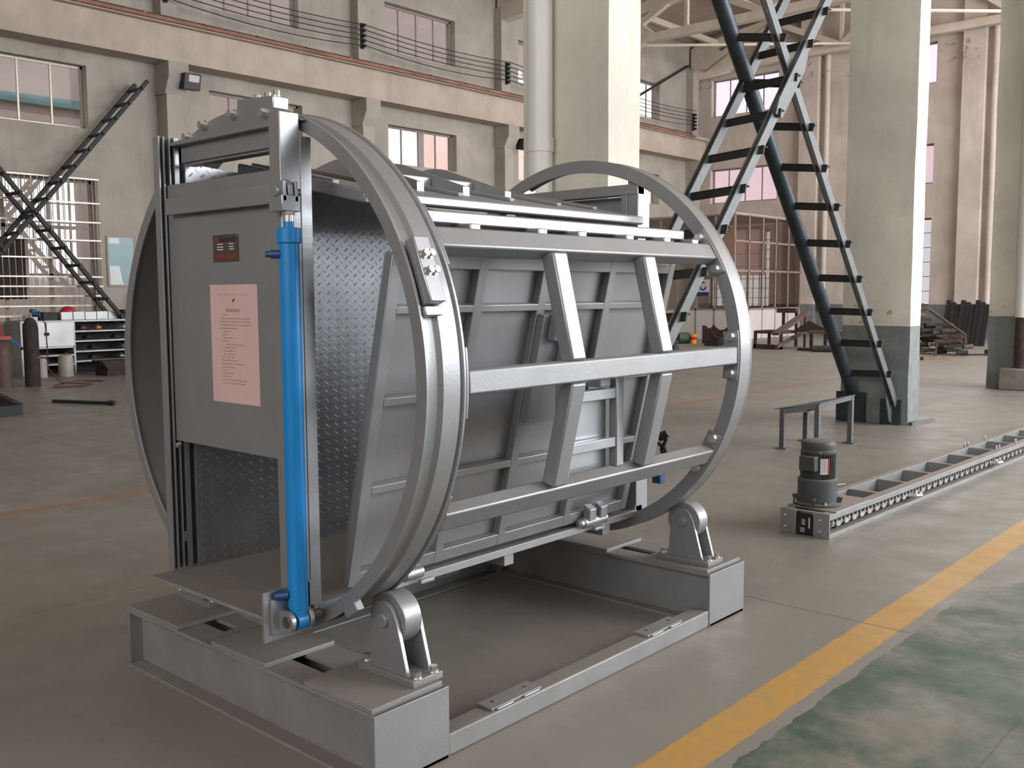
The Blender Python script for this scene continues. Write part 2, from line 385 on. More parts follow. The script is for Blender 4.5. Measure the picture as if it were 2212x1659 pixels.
for i,(a,c,d,e) in enumerate(LW):
    if i==0:
        fr=window('x',a,c,d,e,3,'frame_tan','glass_clear',3,.07)
    elif i==5: window('x',a,c,d,e,4,'frame_tan','glass_clear')
    elif i==1: window('x',a,c,d,e,4,'grille_steel','glass_clear')
    else: window('x',a,c,d,e,4,'frame_tan','glass_clear')
for i,(a,c,d,e) in enumerate(EW):
    if d<2: window('y',a,c,d,e,10 if a<-15 else 4,'frame_tan' if a<-15 else 'frame_red','glass_red',8 if a<-15 else 6,.022)
    else: window('y',a,c,d,e,4,'frame_tan','glass_frost' if d>7 else 'glass_pink')
# neighbouring buildings beyond the left wall, seen through its panes
t=thing('neighbouring_hall','pinkish-grey neighbouring building seen through the panes of the left wall','building',(-27,12,0))
fb=pierced([(23.3,25.6,6.2,8.35)],-16,38,-.3,14.5,-27.0,-27.4,'x')
part('facade',fb,'hall_out',t)
part('fascia',B().box(-26.98,-26.9,-16,16.0,7.05,7.30),'poster_teal',t)
part('pink_panel',B().box(-26.99,-26.94,25.6,38,5.0,9.2),'pink_out',t)
b=B()
for k in range(5): b.box(-26.9,-26.86,6.2+.62*k,6.24+.62*k,5.9,6.3)
b.box(-26.9,-26.86,6.2,9.0,6.26,6.30)
part('railing',b,'poster_white',t)
# window grille over the tall lower window
t=thing('window_grille','welded steel bar grille over the tall lower window behind the work cabinet','grille',(XW+.02,6.4,.95))
b=B()
for k in range(24):
    y=5.0+2.86*k/23; b.cyl((XW+.03,y,1.0),(XW+.03,y,4.02),.009 if k%6 else .02,6)
part('upright_bars',b,'grille_steel',t)
b=B()
for z in (1.02,1.16,1.36,1.56,1.76,1.96,2.35,2.72,3.1,3.5,4.0): b.box(XW+.02,XW+.05,4.98,7.88,z-.015,z+.015)
part('cross_bars',b,'grille_steel',t)
t2=thing('window_shutter','dark brown boarded lower sash left of the grille','shutter',(XW-.1,5.5,1.75))
part('board',B().box(XW-.14,XW-.10,5.15,6.35,1.5,2.72),'rust_dark',t2); part('edge_strip',B().box(XW-.10,XW-.08,6.35,6.42,1.5,2.72),'frame_tan',t2)
# wall columns with corbels, crane beam, ledge
for i,yc in enumerate((-1.5,4.0,9.5,15.0,20.5,26.0,31.4)):
    b=B().box(XW,XW+.42,yc-.2,yc+.2,0,6.25)
    b.prism([(XW,5.95),(XW+.42,5.95),(XW+.62,6.3),(XW+.62,6.62),(XW,6.62)],'y',yc-.24,yc+.24)
    b.box(XW,XW+.30,yc-.2,yc+.2,7.45,ZC-2.3)
    o=part('wall_column',b,'wall_left_paint',bevel=.01)
    tag(o,['plastered wall column at the near end of the left wall','plastered wall column left of the grilled window','plastered wall column with a floodlight above the left cross brace','plastered wall column behind the top of the drum','plastered wall column with a floodlight left of the near round-piped pillar','plastered wall column seen between the near pillar and the corner','plastered corner column under the roof truss'][i],'column')
struct('trim_1', B().prism([(XW,6.62),(XW+.58,6.62),(XW+.58,7.36),(XW+.74,7.36),(XW+.74,7.46),(XW,7.46)],'y',-14,31.7), 'beam_paint')
o=part('crane_rail',B().box(XW+.36,XW+.44,-14,31,7.462,7.50).box(XW+.385,XW+.415,-14,31,7.50,7.56).box(XW+.36,XW+.44,-14,31,7.56,7.60),'rail_dark'); tag(o,'dark steel crane rail on top of the left wall beam','rail')
t=thing('conductor_bar','orange conductor bar carried on clips below the crane rail','conductor bar',(XW+.8,9,7.40))
part('bar',B().box(XW+.78,XW+.83,-14,30.6,7.385,7.455),'bar_orange',t)
for k in range(20):
    y=3.2+1.37*k; part('clip',B().box(XW+.742,XW+.80,y-.02,y+.02,7.46,7.50),'yellow_grease' if k%4==0 else 'rail_dark',t)
for k,(y,z) in enumerate(((-1.5,8.25),(4.0,8.25),(9.4,8.25),(14.9,8.25),(20.5,8.2),(26.0,8.2),(31.2,8.1))):
    t=thing('insulator_bracket',['insulator bracket on the nearest wall column','insulator bracket on the column over the grilled window','insulator bracket on the column above the left floodlight','insulator bracket on the column behind the drum top','insulator bracket on the column left of the near pillar','insulator bracket on the column right of the near pillar','insulator bracket in the far left corner'][k],'bracket',(XW+.35,y,z-.3),'insulator brackets for the overhead wires')
    part('post',B().box(XW+.30,XW+.36,y-.04,y+.04,z-.34,z+.30),'lattice_black',t)
    for j in range(5): part('insulator',B().cyl((XW+.36,y,z-.28+.13*j),(XW+.46,y,z-.28+.13*j),.04,8),'lattice_black',t)
for j in range(5):
    b=B(); ys=[-14,-1.5,4.0,9.4,14.9,20.5,26.0,31.2]
    for a,c in zip(ys[:-1],ys[1:]):
        z=8.25-.28+.13*j; q=[]
        for k in range(9):
            s_=k/8; q.append((XW+.46,a+(c-a)*s_, z-.0-.10*4*s_*(1-s_)*(1 if j else 1.5)))
        b.tube(q,.011,6)
    o=part('overhead_wire',b,'lattice_black'); tag(o,['lowest of the five crane wires strung along the left wall','second crane wire from the bottom along the left wall','middle crane wire along the left wall','second crane wire from the top along the left wall','topmost of the five crane wires along the left wall'][j],'wire','crane wires along the left wall')
# floodlights
def flood(y,z,lab):
    t=thing('floodlight',lab,'floodlight',(XW+.5,y,z),'floodlights on the wall columns')
    x=XW+.55
    part('housing',B().hexa([(x-.14,y-.2,z-.16),(x+.16,y-.2,z-.2),(x+.16,y+.2,z-.2),(x-.14,y+.2,z-.16)],[(x-.12,y-.2,z+.14),(x+.24,y-.2,z+.14),(x+.24,y+.2,z+.14),(x-.12,y+.2,z+.14)]),'lamp_black',t,.01)
    part('lens',B().hexa([(x+.166,y-.10,z-.11),(x+.175,y-.10,z-.11),(x+.175,y+.15,z-.11),(x+.166,y+.15,z-.11)],[(x+.232,y-.10,z+.10),(x+.242,y-.10,z+.10),(x+.242,y+.15,z+.10),(x+.232,y+.15,z+.10)]),'label_white',t)
    part('arm',B().beam((XW+.42,y,z-.05),(x-.1,y,z-.02),.05,.05),'lamp_black',t)
flood(9.75,6.25,'black floodlight on the column above the left cross brace')
flood(21.0,6.12,'black floodlight on the column left of the near pillar')
# ceiling: sloping slabs on trusses
struct('ceiling', B().hexa([(XW-.4,-14,11.2),(-2.2,-14,13.6),(-2.2,YE+.4,13.6),(XW-.4,YE+.4,11.2)],[(XW-.4,-14,11.5),(-2.2,-14,13.9),(-2.2,YE+.4,13.9),(XW-.4,YE+.4,11.5)])
  .hexa([(-2.25,-14,11.3),(-2.15,-14,11.3),(-2.15,YE+.4,11.3),(-2.25,YE+.4,11.3)],[(-2.25,-14,13.9),(-2.15,-14,13.9),(-2.15,YE+.4,13.9),(-2.25,YE+.4,13.9)])
  .hexa([(-2.2,-14,11.3),(12,-14,11.3),(12,YE+.4,11.3),(-2.2,YE+.4,11.3)],[(-2.2,-14,11.6),(12,-14,11.6),(12,YE+.4,11.6),(-2.2,YE+.4,11.6)]), 'ceiling_paint')
TR=thing('roof_truss','pale painted roof truss against the end wall','truss',(-10,31.6,9.75),'roof trusses')
def truss(TR,y):
    zb=9.85
    def ztop(x): return 10.9+(x-XW)*.15
    part('bottom_chord',B().box(XW+.3,-2.6,y-.14,y+.14,zb,zb+.26),'truss_paint',TR)
    part('top_chord',B().beam((XW+.2,y,10.75),(-2.6,y,13.15),.30,.34,(0,0,1)),'truss_paint',TR)
    xs=[XW+.5,XW+3.2,XW+6.0,XW+8.8,XW+11.6,XW+14.6]
    part('gusset',B().prism([(XW+.1,zb-.15),(XW+1.6,zb-.05),(XW+2.0,zb+.26),(XW+.9,zb+1.1),(XW+.1,zb+1.0)],'y',y-.16,y+.16),'truss_paint',TR)
    for i in range(5):
        a,c=xs[i],xs[i+1]
        p0=(a,y,zb+.2) if i%2==0 else (a,y,ztop(a)); p1=(c,y,ztop(c)) if i%2==0 else (c,y,zb+.2)
        part('web_member',B().beam(p0,p1,.2,.2,(0,1,0)),'truss_paint',TR)
    for i in (1,2,3,4):
        part('web_post',B().beam((xs[i],y,zb+.2),(xs[i],y,ztop(xs[i])),.12,.12,(0,1,0)),'truss_paint',TR)
truss(TR,31.5)
for k,off in enumerate((-5.5,-11.0,-16.5)):
    clone(TR,(0,off,0),['pale painted roof truss one bay in front of the end wall','pale painted roof truss above the far cross brace','pale painted roof truss nearest the camera'][k])
for k,(x,zz) in enumerate(((XW+1.2,10.9),(XW+3.6,11.4),(XW+6.4,11.9),(XW+9.2,12.3),(XW+12.0,12.7))):
    o=part('roof_purlin',B().beam((x,4,zz),(x,31.9,zz),.14,.2),'truss_paint'); tag(o,['lowest concrete purlin next to the left wall','second concrete purlin from the left wall','third concrete purlin from the left wall','fourth concrete purlin from the left wall','fifth concrete purlin from the left wall'][k],'purlin','roof purlins')
b=B()
for (a,c) in (((XW+.8,26.2,9.95),(XW+6.5,31.3,10.0)),((XW+6.5,26.2,10.0),(XW+.8,31.3,9.95)),((XW+6.8,26.2,10.0),(XW+12,31.3,10.0))): b.cyl(a,c,.05,8)
o=part('roof_tie',b,'truss_paint'); tag(o,'thin diagonal tie rods between the two far trusses','tie rod')
o=part('wall_stay',B().beam((XW+.15,26.3,7.9),(XW+.15,31.1,10.2),.07,.07),'rust_dark'); tag(o,'rusty diagonal stay across the far upper window of the left wall','stay')
# end wall pilasters
for k,x in enumerate((-13.45,-7.9)):
    o=part('wall_pilaster',B().box(x-.35,x+.35,YE-.30,YE,0,ZC),'wall_paint',bevel=.01); tag(o,['plastered pilaster behind the cross brace on the end wall','plastered pilaster left of the far round-piped pillar'][k],'pilaster')
    o=part('rain_pipe',B().cyl((x+.62,YE-.14,.9),(x+.62,YE-.14,9.9),.10,16),'wall_paint'); tag(o,['pale vertical pipe on the end wall right of the cross brace','pale vertical pipe on the end wall beside the far pillar'][k],'pipe')  # pipe-like strip standing in for the pilaster's lit edge
# office box in the far corner
t=thing('glazed_office','glazed site office in the far left corner with white sheet lower panels','office',(-15.9,29,0))
yo=26.85; xo=-13.6; zt=4.12; zl=1.0
part('lower_panel',B().box(XW,xo,yo,yo+.06,0,zl).box(xo-.06,xo,yo,YE-.3,0,zl),'office_panel',t)
part('roof_panel',B().box(XW,xo,yo,YE-.3,zt,zt+.05),'wall_paint',t)
b=B()
for z in (zl,2.28,3.25,zt): b.box(XW,xo,yo-.01,yo+.05,z-.03,z+.03)
for z in (zl,2.28,3.25,zt): b.box(xo-.05,xo+.01,yo,YE-.3,z-.03,z+.03)
for i in range(7): x=XW+.3+(xo-XW-.33)*i/6; b.box(x-.03,x+.03,yo-.01,yo+.05,0,zt)
for i in range(6): y=yo+(YE-.35-yo)*i/5; b.box(xo-.05,xo+.01,y-.03,y+.03,0,zt)
part('mullion_frame',b,'frame_tan',t)
part('glazing',B().box(XW,xo,yo+.015,yo+.021,zl,zt).box(xo-.021,xo-.015,yo,YE-.3,zl,zt),'glass_office',t)
o=part('office_curtain',B().box(XW+.3,-14.9,YE-.55,YE-.545,2.2,4.0),'curtain_cloth'); tag(o,'pinkish curtain hanging inside the glazed office','curtain')
t=thing('round_logo_sign','small white sign with a blue round emblem in the office window','sign',(-14.85,yo-.05,1.5))
part('board',B().box(-14.98,-14.52,yo-.045,yo-.02,1.45,2.0),'label_white',t)
b=B()
for i in range(20):
    a0=.9+2*PI*i/24; a1=.9+2*PI*(i+1)/24
    b.add([(-14.75+.13*math.cos(a0),yo-.05,1.78+.15*math.sin(a0)),(-14.75+.13*math.cos(a1),yo-.05,1.78+.15*math.sin(a1)),(-14.75+.08*math.cos(a1),yo-.05,1.78+.1*math.sin(a1)),(-14.75+.08*math.cos(a0),yo-.05,1.78+.1*math.sin(a0))],[(0,1,2,3)])
part('emblem',b,'plastic_blue',t); part('caption_band',B().box(-14.98,-14.52,yo-.052,yo-.046,1.45,1.58),'plastic_blue',t)
# ---------------------------------------------------------------- pillars of the middle row
def pillar(x0,x1,y0,y1,lab):
    b=B(); n=26; hgt=13.0
    # slightly uneven plastered arrises
    rows=[]
    for k in range(n+1):
        z=hgt*k/n; j=lambda s: (random.random()-.5)*.012
        rows.append([(x0+j(0),y0+j(0),z),(x1+j(0),y0+j(0),z),(x1+j(0),y1+j(0),z),(x0+j(0),y1+j(0),z)])
    vs=[p for r in rows for p in r]
    b.add(vs,[(4*k+i,4*k+(i+1)%4,4*k+4+(i+1)%4,4*k+4+i) for k in range(n) for i in range(4)]+[(3,2,1,0),(4*n,4*n+1,4*n+2,4*n+3)])
    o=part('concrete_pillar',b,'col_paint',smooth_ang=20); return tag(o,lab,'pillar')
pillar(-2.74,-1.94,3.87,4.27,'white concrete pillar with a round downpipe standing behind the drum')
pillar(-2.62,-1.81,9.64,9.98,'white concrete pillar with a grey base at the foot of the cross brace')
pillar(-2.52,-1.6,15.2,15.55,'far concrete pillar with a brown-footed pipe at the right edge')
o=part('downpipe',B().cyl((-2.50,3.78,0),(-2.50,3.78,13),.095,28).cyl((-2.50,3.78,2.62),(-2.50,3.78,2.72),.102,28),'pipe_white'); tag(o,'white round downpipe on the front of the near pillar','pipe')
t=thing('downpipe','round downpipe with a rust-brown lower half on the far pillar','pipe',(-1.92,15.1,.38))
part('upper_length',B().cyl((-1.97,15.08,1.15),(-1.97,15.08,13),.13,24),'pipe_white',t); part('lower_length',B().cyl((-1.97,15.08,.33),(-1.97,15.08,1.16),.115,24),'rust',t)
o=part('concrete_block',B().box(-2.24,-1.70,14.82,15.17,0,.34),'conc_block',bevel=.02); tag(o,'rough concrete block under the brown pipe of the far pillar','block')
# broken plaster niches and foot plates at the foot of the braced pillar
b=B().box(-2.66,-2.30,9.60,9.66,0,.36).box(-2.12,-1.88,9.60,9.66,0,.30)
o=part('footing_plate',b,'brace_dark'); tag(o,'dark embedded footing plates at the foot of the braced pillar','plate')
o=part('steel_offcut',B().beam((-1.78,9.66,.02),(-1.70,10.2,.02),.05,.04),'brace_grey'); tag(o,'grey steel offcut lying beside the braced pillar base','offcut')
# ---------------------------------------------------------------- cross brace between the pillars
def brace(nm,lab,cat,rails,nr,s0,s1,rung='brace_black',grp=None,rw=.012,flat=.07):
    """rails: [(p0,p1,kind,mat)]"""
    t=thing(nm,lab,cat,rails[0][0],grp)
    for p0,p1,kd,mt in rails:
        if kd=='pipe': part('rail',B().cyl(p0,p1,.075,20),mt,t)
        else:
            b=B().beam(p0,p1,.012,.10,(1,0,0)); d=(Vector(p1)-Vector(p0)).normalized()
            b=B(); P0=Vector(p0); P1=Vector(p1); nn=d.cross(Vector((1,0,0))).normalized()
            b.beam(P0,P1,.10,.012,(1,0,0)); b.beam(P0+Vector((-.045 if kd=='angleL' else -.045,0,0))+nn*.0,P1+Vector((-.045,0,0)),.10,.012,(1,0,0))
            part('rail',b,mt,t)
    a0,a1=Vector(rails[0][0]),Vector(rails[0][1]); b0,b1=Vector(rails[1][0]),Vector(rails[1][1])
    for k in range(nr):
        s=s0+(s1-s0)*k/(nr-1); p=a0+(a1-a0)*s; q=b0+(b1-b0)*s; e=(p-q).normalized()
        part('rung',B().beam(q-e*.06,p+e*.06,.012,flat,(0,.3,1)).beam(q-e*.06+Vector((0,.03,.03)),p+e*.06+Vector((0,.03,.03)),.06,.008,(0,.3,1)),rung,t)
    return t
def ext(p,q,t0,t1):
    p=Vector(p); q=Vector(q); return tuple(p+(q-p)*t0), tuple(p+(q-p)*t1)
A0,A1=ext((-1.93,9.60,.25),(-1.93,6.242,4.141),0,1.45); A2,A3=ext((-2.45,9.70,.22),(-2.45,6.302,4.256),0,1.45)
TA=brace('lattice_brace','lattice brace with a dark blue-grey pipe rail rising left from the pillar base','brace',[(A0,A1,'angle','brace_grey'),(A2,A3,'pipe','brace_dark')],15,.0656,.959,grp='cross brace between the pillars')
part('foot_gusset',B().prism([(9.38,.42),(9.52,.50),(9.66,.40),(9.66,.10),(9.60,.02),(9.52,.05)],'x',-1.99,-1.975),'brace_grey',TA)
B0,B1=ext((-1.9,4.704,1.249),(-1.9,7.414,4.386),-.16,1.5); B2,B3=ext((-2.45,4.72,1.11),(-2.45,7.637,4.542),-.12,1.42)
TBb=brace('lattice_brace','lattice brace of grey angle rails rising right from behind the drum','brace',[(B0,B1,'angle','brace_grey'),(B2,B3,'angle','brace_grey')],14,.051,.948,grp='cross brace between the pillars')
part('centre_gusset',B().prism([(6.30,3.16),(6.42,3.13),(6.86,3.62),(6.92,3.78),(6.80,3.80),(6.36,3.30)],'x',-1.88,-1.865),'brace_grey',TBb)
# cross brace on the left wall
C0,C1=ext((-17.75,8.80,6.12),(-17.75,5.66,2.40),0,1.35); C2,C3=ext((-17.95,8.88,6.15),(-17.95,5.72,2.45),0,1.35)
C0=Vector(C0);C1=Vector(C1);C2=Vector(C2);C3=Vector(C3)
def wbrace(lab,a,c,n):
    t=thing('lattice_brace',lab,'brace',a,'black cross brace on the left wall')
    a=Vector(a);c=Vector(c)
    for dx in (.05,-.48): part('rail',B().beam(a+Vector((dx,0,0)),c+Vector((dx,0,0)),.075,.075,(1,0,0)),'lattice_black',t)
    for k in range(n):
        p=a+(c-a)*((k+.5)/n); part('rung',B().beam(p+Vector((.14,0,0)),p+Vector((-.57,0,0)),.05,.06,(0,0,1)),'brace_black',t)
wbrace('black lattice brace rising right across the grilled window to the wall column',(-17.55,8.72,6.08),(-17.55,4.6,1.22),14)
wbrace('black lattice brace descending right in front of the grilled window',(-17.55,4.75,5.1),(-17.55,8.05,.98),12)
# ---------------------------------------------------------------- left work area
t=thing('work_cabinet','low white sheet-metal work cabinet with two doors and open shelves under the grilled window','cabinet',(XW+.3,6.7,0))
xf=-17.45; xb=XW+.03
part('carcass',B().box(xb,xf,5.86,9.0,1.04,1.075).box(xb,xf,5.86,5.90,0,1.04).box(xb,xf,6.88,6.92,0,1.04).box(xf-.04,xf,5.86,6.9,.52,.56),'galv',t)
part('back_panel',B().box(xb,xb+.02,5.90,9.0,0,1.04).box(xb,xb+.4,6.93,8.99,1.02,1.04),'shelf_dark',t)  # dim shade inside the shelves put into a dark panel colour
for y0,y1,nm in ((5.90,6.34,0),(6.35,6.88,1)):
    d=part('door',B().box(xf,xf+.02,y0,y1,.56,1.04),'white_sheet',t,.004); part('latch',B().box(xf+.02,xf+.04,(6.32 if nm==0 else 6.37)-.02,(6.32 if nm==0 else 6.37)+.02,.78,.84),'rust_dark',d)
for z in (.18,.36): part('shelf',B().box(xb+.02,xf,5.90,6.88,z,z+.03),'galv',t)
for z in (.22,.42,.63,.83): part('shelf',B().box(xb+.02,xf,6.92,9.0,z,z+.03),'galv',t)
def one(nm,b,mt,lab,cat,grp=None,bev=0): return tag(part(nm,b,mt,bevel=bev),lab,cat,grp)
labs=['first white box from the left on the open shelf top','second white box on the open shelf top','third white box on the open shelf top','fourth white box on the open shelf top','rightmost white box on the open shelf top']
for k in range(5):
    y=6.72+k*.245; one('storage_box',B().box(-18.0,-17.6,y,y+.235,1.077,1.24+.004*(k%2)),'white_sheet',labs[k],'box','white boxes on the work cabinet',.005)
one('safety_helmet',B().ball((-17.75,6.92,1.245),.14,14,.8).cyl((-17.75,6.92,1.243),(-17.75,6.92,1.262),.17,16),'red_paint','red safety helmet on top of the white boxes','helmet')
one('tool_case',B().box(-18.0,-17.6,6.38,6.64,1.077,1.24),'shelf_dark','dark tool case left of the white boxes','case')
one('bench_vice',B().box(-17.75,-17.55,8.0,8.14,1.077,1.13).box(-17.78,-17.5,7.98,8.06,1.13,1.27).box(-17.78,-17.5,8.14,8.2,1.12,1.27),'rust_dark','dark bench vice at the right end of the cabinet','vice')
one('small_carton',B().box(-17.95,-17.7,6.1,6.3,1.077,1.18),'poster_white','small pale carton on the cabinet top near the tool case','carton')
items=[(7.1,.85,'rust_light','rust-brown lump on the top open shelf'),(7.42,.85,'orange_paint','small orange tin on the top open shelf'),(8.0,.85,'label_white','white rag on the top open shelf'),(7.2,.65,'rust_dark','dark fitting on the second open shelf'),(7.8,.65,'shelf_dark','black fitting on the second open shelf'),(7.95,.44,'wood','tan sack on the third open shelf'),(7.3,.44,'rust_dark','dark casting on the third open shelf'),(7.9,.24,'galv','grey carton on the lowest open shelf'),(7.3,.24,'rust','rusty part on the lowest open shelf')]
for y,z,mt,lb in items:
    one('shelf_item',B().box(-17.8,-17.56,y,y+.11,z+.035,z+.085).box(-17.75,-17.6,y+.03,y+.08,z+.085,z+.11),mt,lb,'shelf item',bev=.01)
for y,x,h,r,lb in ((5.98,-16.85,.38,.10,'tall white plastic drum left of the other under the cabinet'),(6.42,-16.8,.43,.14,'wide white plastic drum in front of the open shelves')):
    t=thing('plastic_drum',lb,'drum',(x,y,0),'white plastic drums by the cabinet')
    part('body',B().lathe((x,y,0),(0,0,1),[(r*.96,0),(r,.04),(r,h-.08),(r*.88,h-.02),(r*.6,h)],20),'plastic_white',t); part('cap',B().cyl((x+.04,y,h),(x+.04,y,h+.03),.04,12),'rust_light',t)
t=thing('gas_cylinder','dark brown tall gas cylinder with a blue regulator in front of the white cabinet','gas cylinder',(-15.2,5.14,0),'gas cylinders')
x,y=-15.2,5.14
part('body',B().lathe((x,y,0),(0,0,1),[(.12,0),(.125,.03),(.125,1.0),(.115,1.08),(.08,1.15),(.04,1.19)],24),'rust_dark',t)
part('valve',B().cyl((x,y,1.18),(x,y,1.26),.03,10),'yellow_grease',t); part('regulator',B().cyl((x-.02,y+.05,1.25),(x+.04,y+.16,1.25),.05,12).cyl((x,y+.05,1.28),(x,y+.05,1.34),.05,12),'blue_dark',t)
t=thing('gas_cylinder','rusty orange gas cylinder at the left edge','gas cylinder',(-15.4,4.74,0),'gas cylinders')
x,y=-15.4,4.74
part('body',B().lathe((x,y,0),(0,0,1),[(.14,0),(.145,.03),(.14,.68),(.12,.74),(.07,.79),(.04,.81)],24),'rust_light',t)
part('valve',B().cyl((x,y,.80),(x,y,.88),.035,10),'yellow_grease',t); part('guard_cap',B().box(x-.03,x+.10,y-.08,y+.12,.82,.88),'red_paint',t)
t=thing('gas_cylinder','bright red gas cylinder cut off by the left edge','gas cylinder',(-15.95,4.80,0),'gas cylinders')
part('body',B().lathe((-15.95,4.80,0),(0,0,1),[(.13,0),(.135,.03),(.135,1.05),(.12,1.14),(.05,1.2)],24),'red_paint',t)
t=thing('cutting_torch','oxy-fuel cutting torch with a brass tip hanging by the rusty gas cylinder','torch',(-15.2,5.0,.5))
part('tube',B().cyl((-15.3,4.98,.72),(-15.1,5.2,.50),.012,8).cyl((-15.28,4.98,.70),(-15.08,5.22,.49),.012,8),'galv',t); part('handle',B().cyl((-15.36,4.88,.80),(-15.3,4.98,.72),.02,8),'blue_paint',t)
pts=[(-15.15,5.25,1.24),(-15.05,5.33,1.1),(-15.03,5.34,.7),(-15.03,5.34,.3),(-14.9,5.5,.05),(-14.6,5.9,.02),(-14.3,5.6,.02),(-14.5,5.2,.02),(-14.9,5.4,.02),(-15.1,5.9,.05),(-15.3,6.1,.02),(-15.0,6.3,.02)]
one('gas_hose',B().tube(pts,.011,8),'hose_red','dark red gas hose coiled on the floor beside the gas cylinders','hose')
one('scrap_tray',B().box(-16.7,-16.2,6.95,7.5,.0,.12).prism([(6.85,.3),(7.45,.3),(7.3,.12),(6.98,.12)],'x',-16.65,-16.2),'rust_dark','dark steel tray of scrap in front of the open shelves','tray')
one('low_trolley',B().box(-16.7,-16.1,7.6,8.35,.2,.26).box(-16.65,-16.6,7.65,7.7,0,.2).box(-16.2,-16.15,8.25,8.3,0,.2).box(-16.2,-16.15,7.65,7.7,0,.2).box(-16.65,-16.6,8.25,8.3,0,.2).box(-16.12,-16.08,7.6,8.35,.14,.2),'rust','low reddish trolley in front of the open shelves','trolley')
one('blue_crate',B().box(-17.2,-16.8,8.05,8.6,0,.32).box(-17.3,-17.1,8.2,8.6,.32,.75),'plastic_blue','dark blue plastic crate at the right end of the shelves','crate')
t=thing('wall_board','framed teal notice board on the left wall beside the grille','notice board',(XW+.02,8.3,1.78))
part('frame',B().box(XW,XW+.03,8.0,8.62,1.76,2.84),'frame_tan',t); part('sheet',B().box(XW+.03,XW+.034,8.03,8.59,1.79,2.81),'poster_teal',t)
part('white_patch',B().box(XW+.034,XW+.036,8.05,8.28,2.68,2.80).prism([(8.05,1.8),(8.34,1.8),(8.26,2.2),(8.05,2.2)],'x',XW+.034,XW+.036),'poster_white',t)
one('switch_box',B().box(XW,XW+.1,8.46,8.6,1.15,1.65),'galv','grey switch box on the left wall below the teal board','switch box')
# dark machine foot at the left edge
t=thing('steel_trestle','dark rusty steel trestle cut off by the left edge on the floor','trestle',(-11.4,2.6,0))
part('leg',B().beam((-11.7,2.95,.38),(-11.1,3.3,.10),.10,.10),'rust_dark',t); part('foot',B().box(-11.6,-11.0,2.95,3.3,0,.14),'lattice_black',t); part('post',B().box(-11.95,-11.7,2.75,2.95,0,.5),'rust_dark',t)
one('iron_rod',B().cyl((-12.2,4.2,.03),(-11.3,4.6,.03),.025,8).cyl((-11.3,4.6,.035),(-11.2,4.64,.035),.035,8),'lattice_black','dark iron rod lying on the floor at left','rod')
# ---------------------------------------------------------------- far scrap and objects (end of the hall)
def P3(c,s): return c
t=thing('welding_bench','rusty welded table frame with a sloping channel in front of the glazed office','bench',(-10.4,23.5,0))
part('table',B().box(-10.85,-10.0,23.0,23.9,.42,.50).box(-10.85,-10.78,23.0,23.07,0,.42).box(-10.07,-10.0,23.0,23.07,0,.42).box(-10.85,-10.78,23.83,23.9,0,.42).box(-10.85,-10.0,23.0,23.06,0,.12),'rust',t)
part('channel',B().beam((-10.15,22.9,.42),(-10.05,24.7,1.0),.22,.08,(0,0,1)),'rust_light',t)
part('post',B().box(-10.35,-10.28,24.5,24.57,0,1.0).box(-10.75,-10.68,24.5,24.57,.4,1.0).box(-10.9,-10.3,24.45,24.62,.97,1.10).box(-9.98,-9.93,24.3,24.36,0,.9),'rust',t)
part('lower_channel',B().beam((-10.0,22.7,.08),(-9.85,24.3,.5),.10,.08,(0,0,1)),'rust_light',t)
t=thing('rusty_table','low rusty steel table right of the sloping channel frame','table',(-8.8,23.4,0))
part('top',B().box(-9.35,-8.3,23.2,23.9,.44,.52),'rust_light',t)
for x in (-9.3,-8.9,-8.4): part('leg',B().box(x,x+.07,23.22,23.29,0,.44),'rust_dark',t)
part('brace_plate',B().prism([(-9.95,.50),(-9.5,.78),(-9.0,.55),(-8.8,.52),(-9.95,.45)],'y',23.6,23.68),'rust',t)
one('pipe_length',B().cyl((-8.82,22.35,.09),(-8.2,22.65,.09),.085,18),'rust_dark','rusty pipe length lying in front of the low table','pipe')
one('beam_offcut',B().box(-9.4,-8.95,22.7,22.85,0,.08),'shelf_dark','dark beam offcut on the floor by the rusty pipe','offcut')
one('scalloped_plate',B().prism([(-13.45,0),(-12.55,0),(-12.55,.55),(-12.68,.44),(-12.85,.42),(-12.98,.5),(-13.06,.6),(-13.12,.5),(-13.25,.46),(-13.35,.55),(-13.45,.55)],'y',24.6,24.64),'rust','large rusty plate with scalloped top leaning by the office','plate')
one('steel_sheet_offcut',B().prism([(-12.7,0),(-12.2,.0),(-12.15,.25),(-12.4,.26)],'y',23.4,23.7).beam((-12.6,23.6,.5),(-12.3,23.5,.22),.03,.03),'rust_dark','dark folded sheet offcut in front of the scalloped plate','offcut')
t=thing('paint_bucket','yellow and red paint bucket by the office wall','bucket',(-13.55,24.25,0))
part('body',B().lathe((-13.55,24.25,0),(0,0,1),[(.09,0),(.115,.26),(.12,.28)],18),'yellow_paint',t); part('band',B().lathe((-13.55,24.25,.12),(0,0,1),[(.104,0),(.114,.09)],18),'red_paint',t)
one('green_drum',B().cyl((-13.95,24.0,.17),(-13.75,24.3,.17),.17,18),'green_dark','dark green drum lying left of the paint bucket','drum')
one('stacked_blocks',B().box(-12.36,-12.18,21.0,21.25,0,.08).box(-12.36,-12.18,21.0,21.2,.09,.17).box(-12.34,-12.18,21.0,21.2,.18,.26),'shelf_dark','small dark stack of blocks left of the near brace rail','blocks')
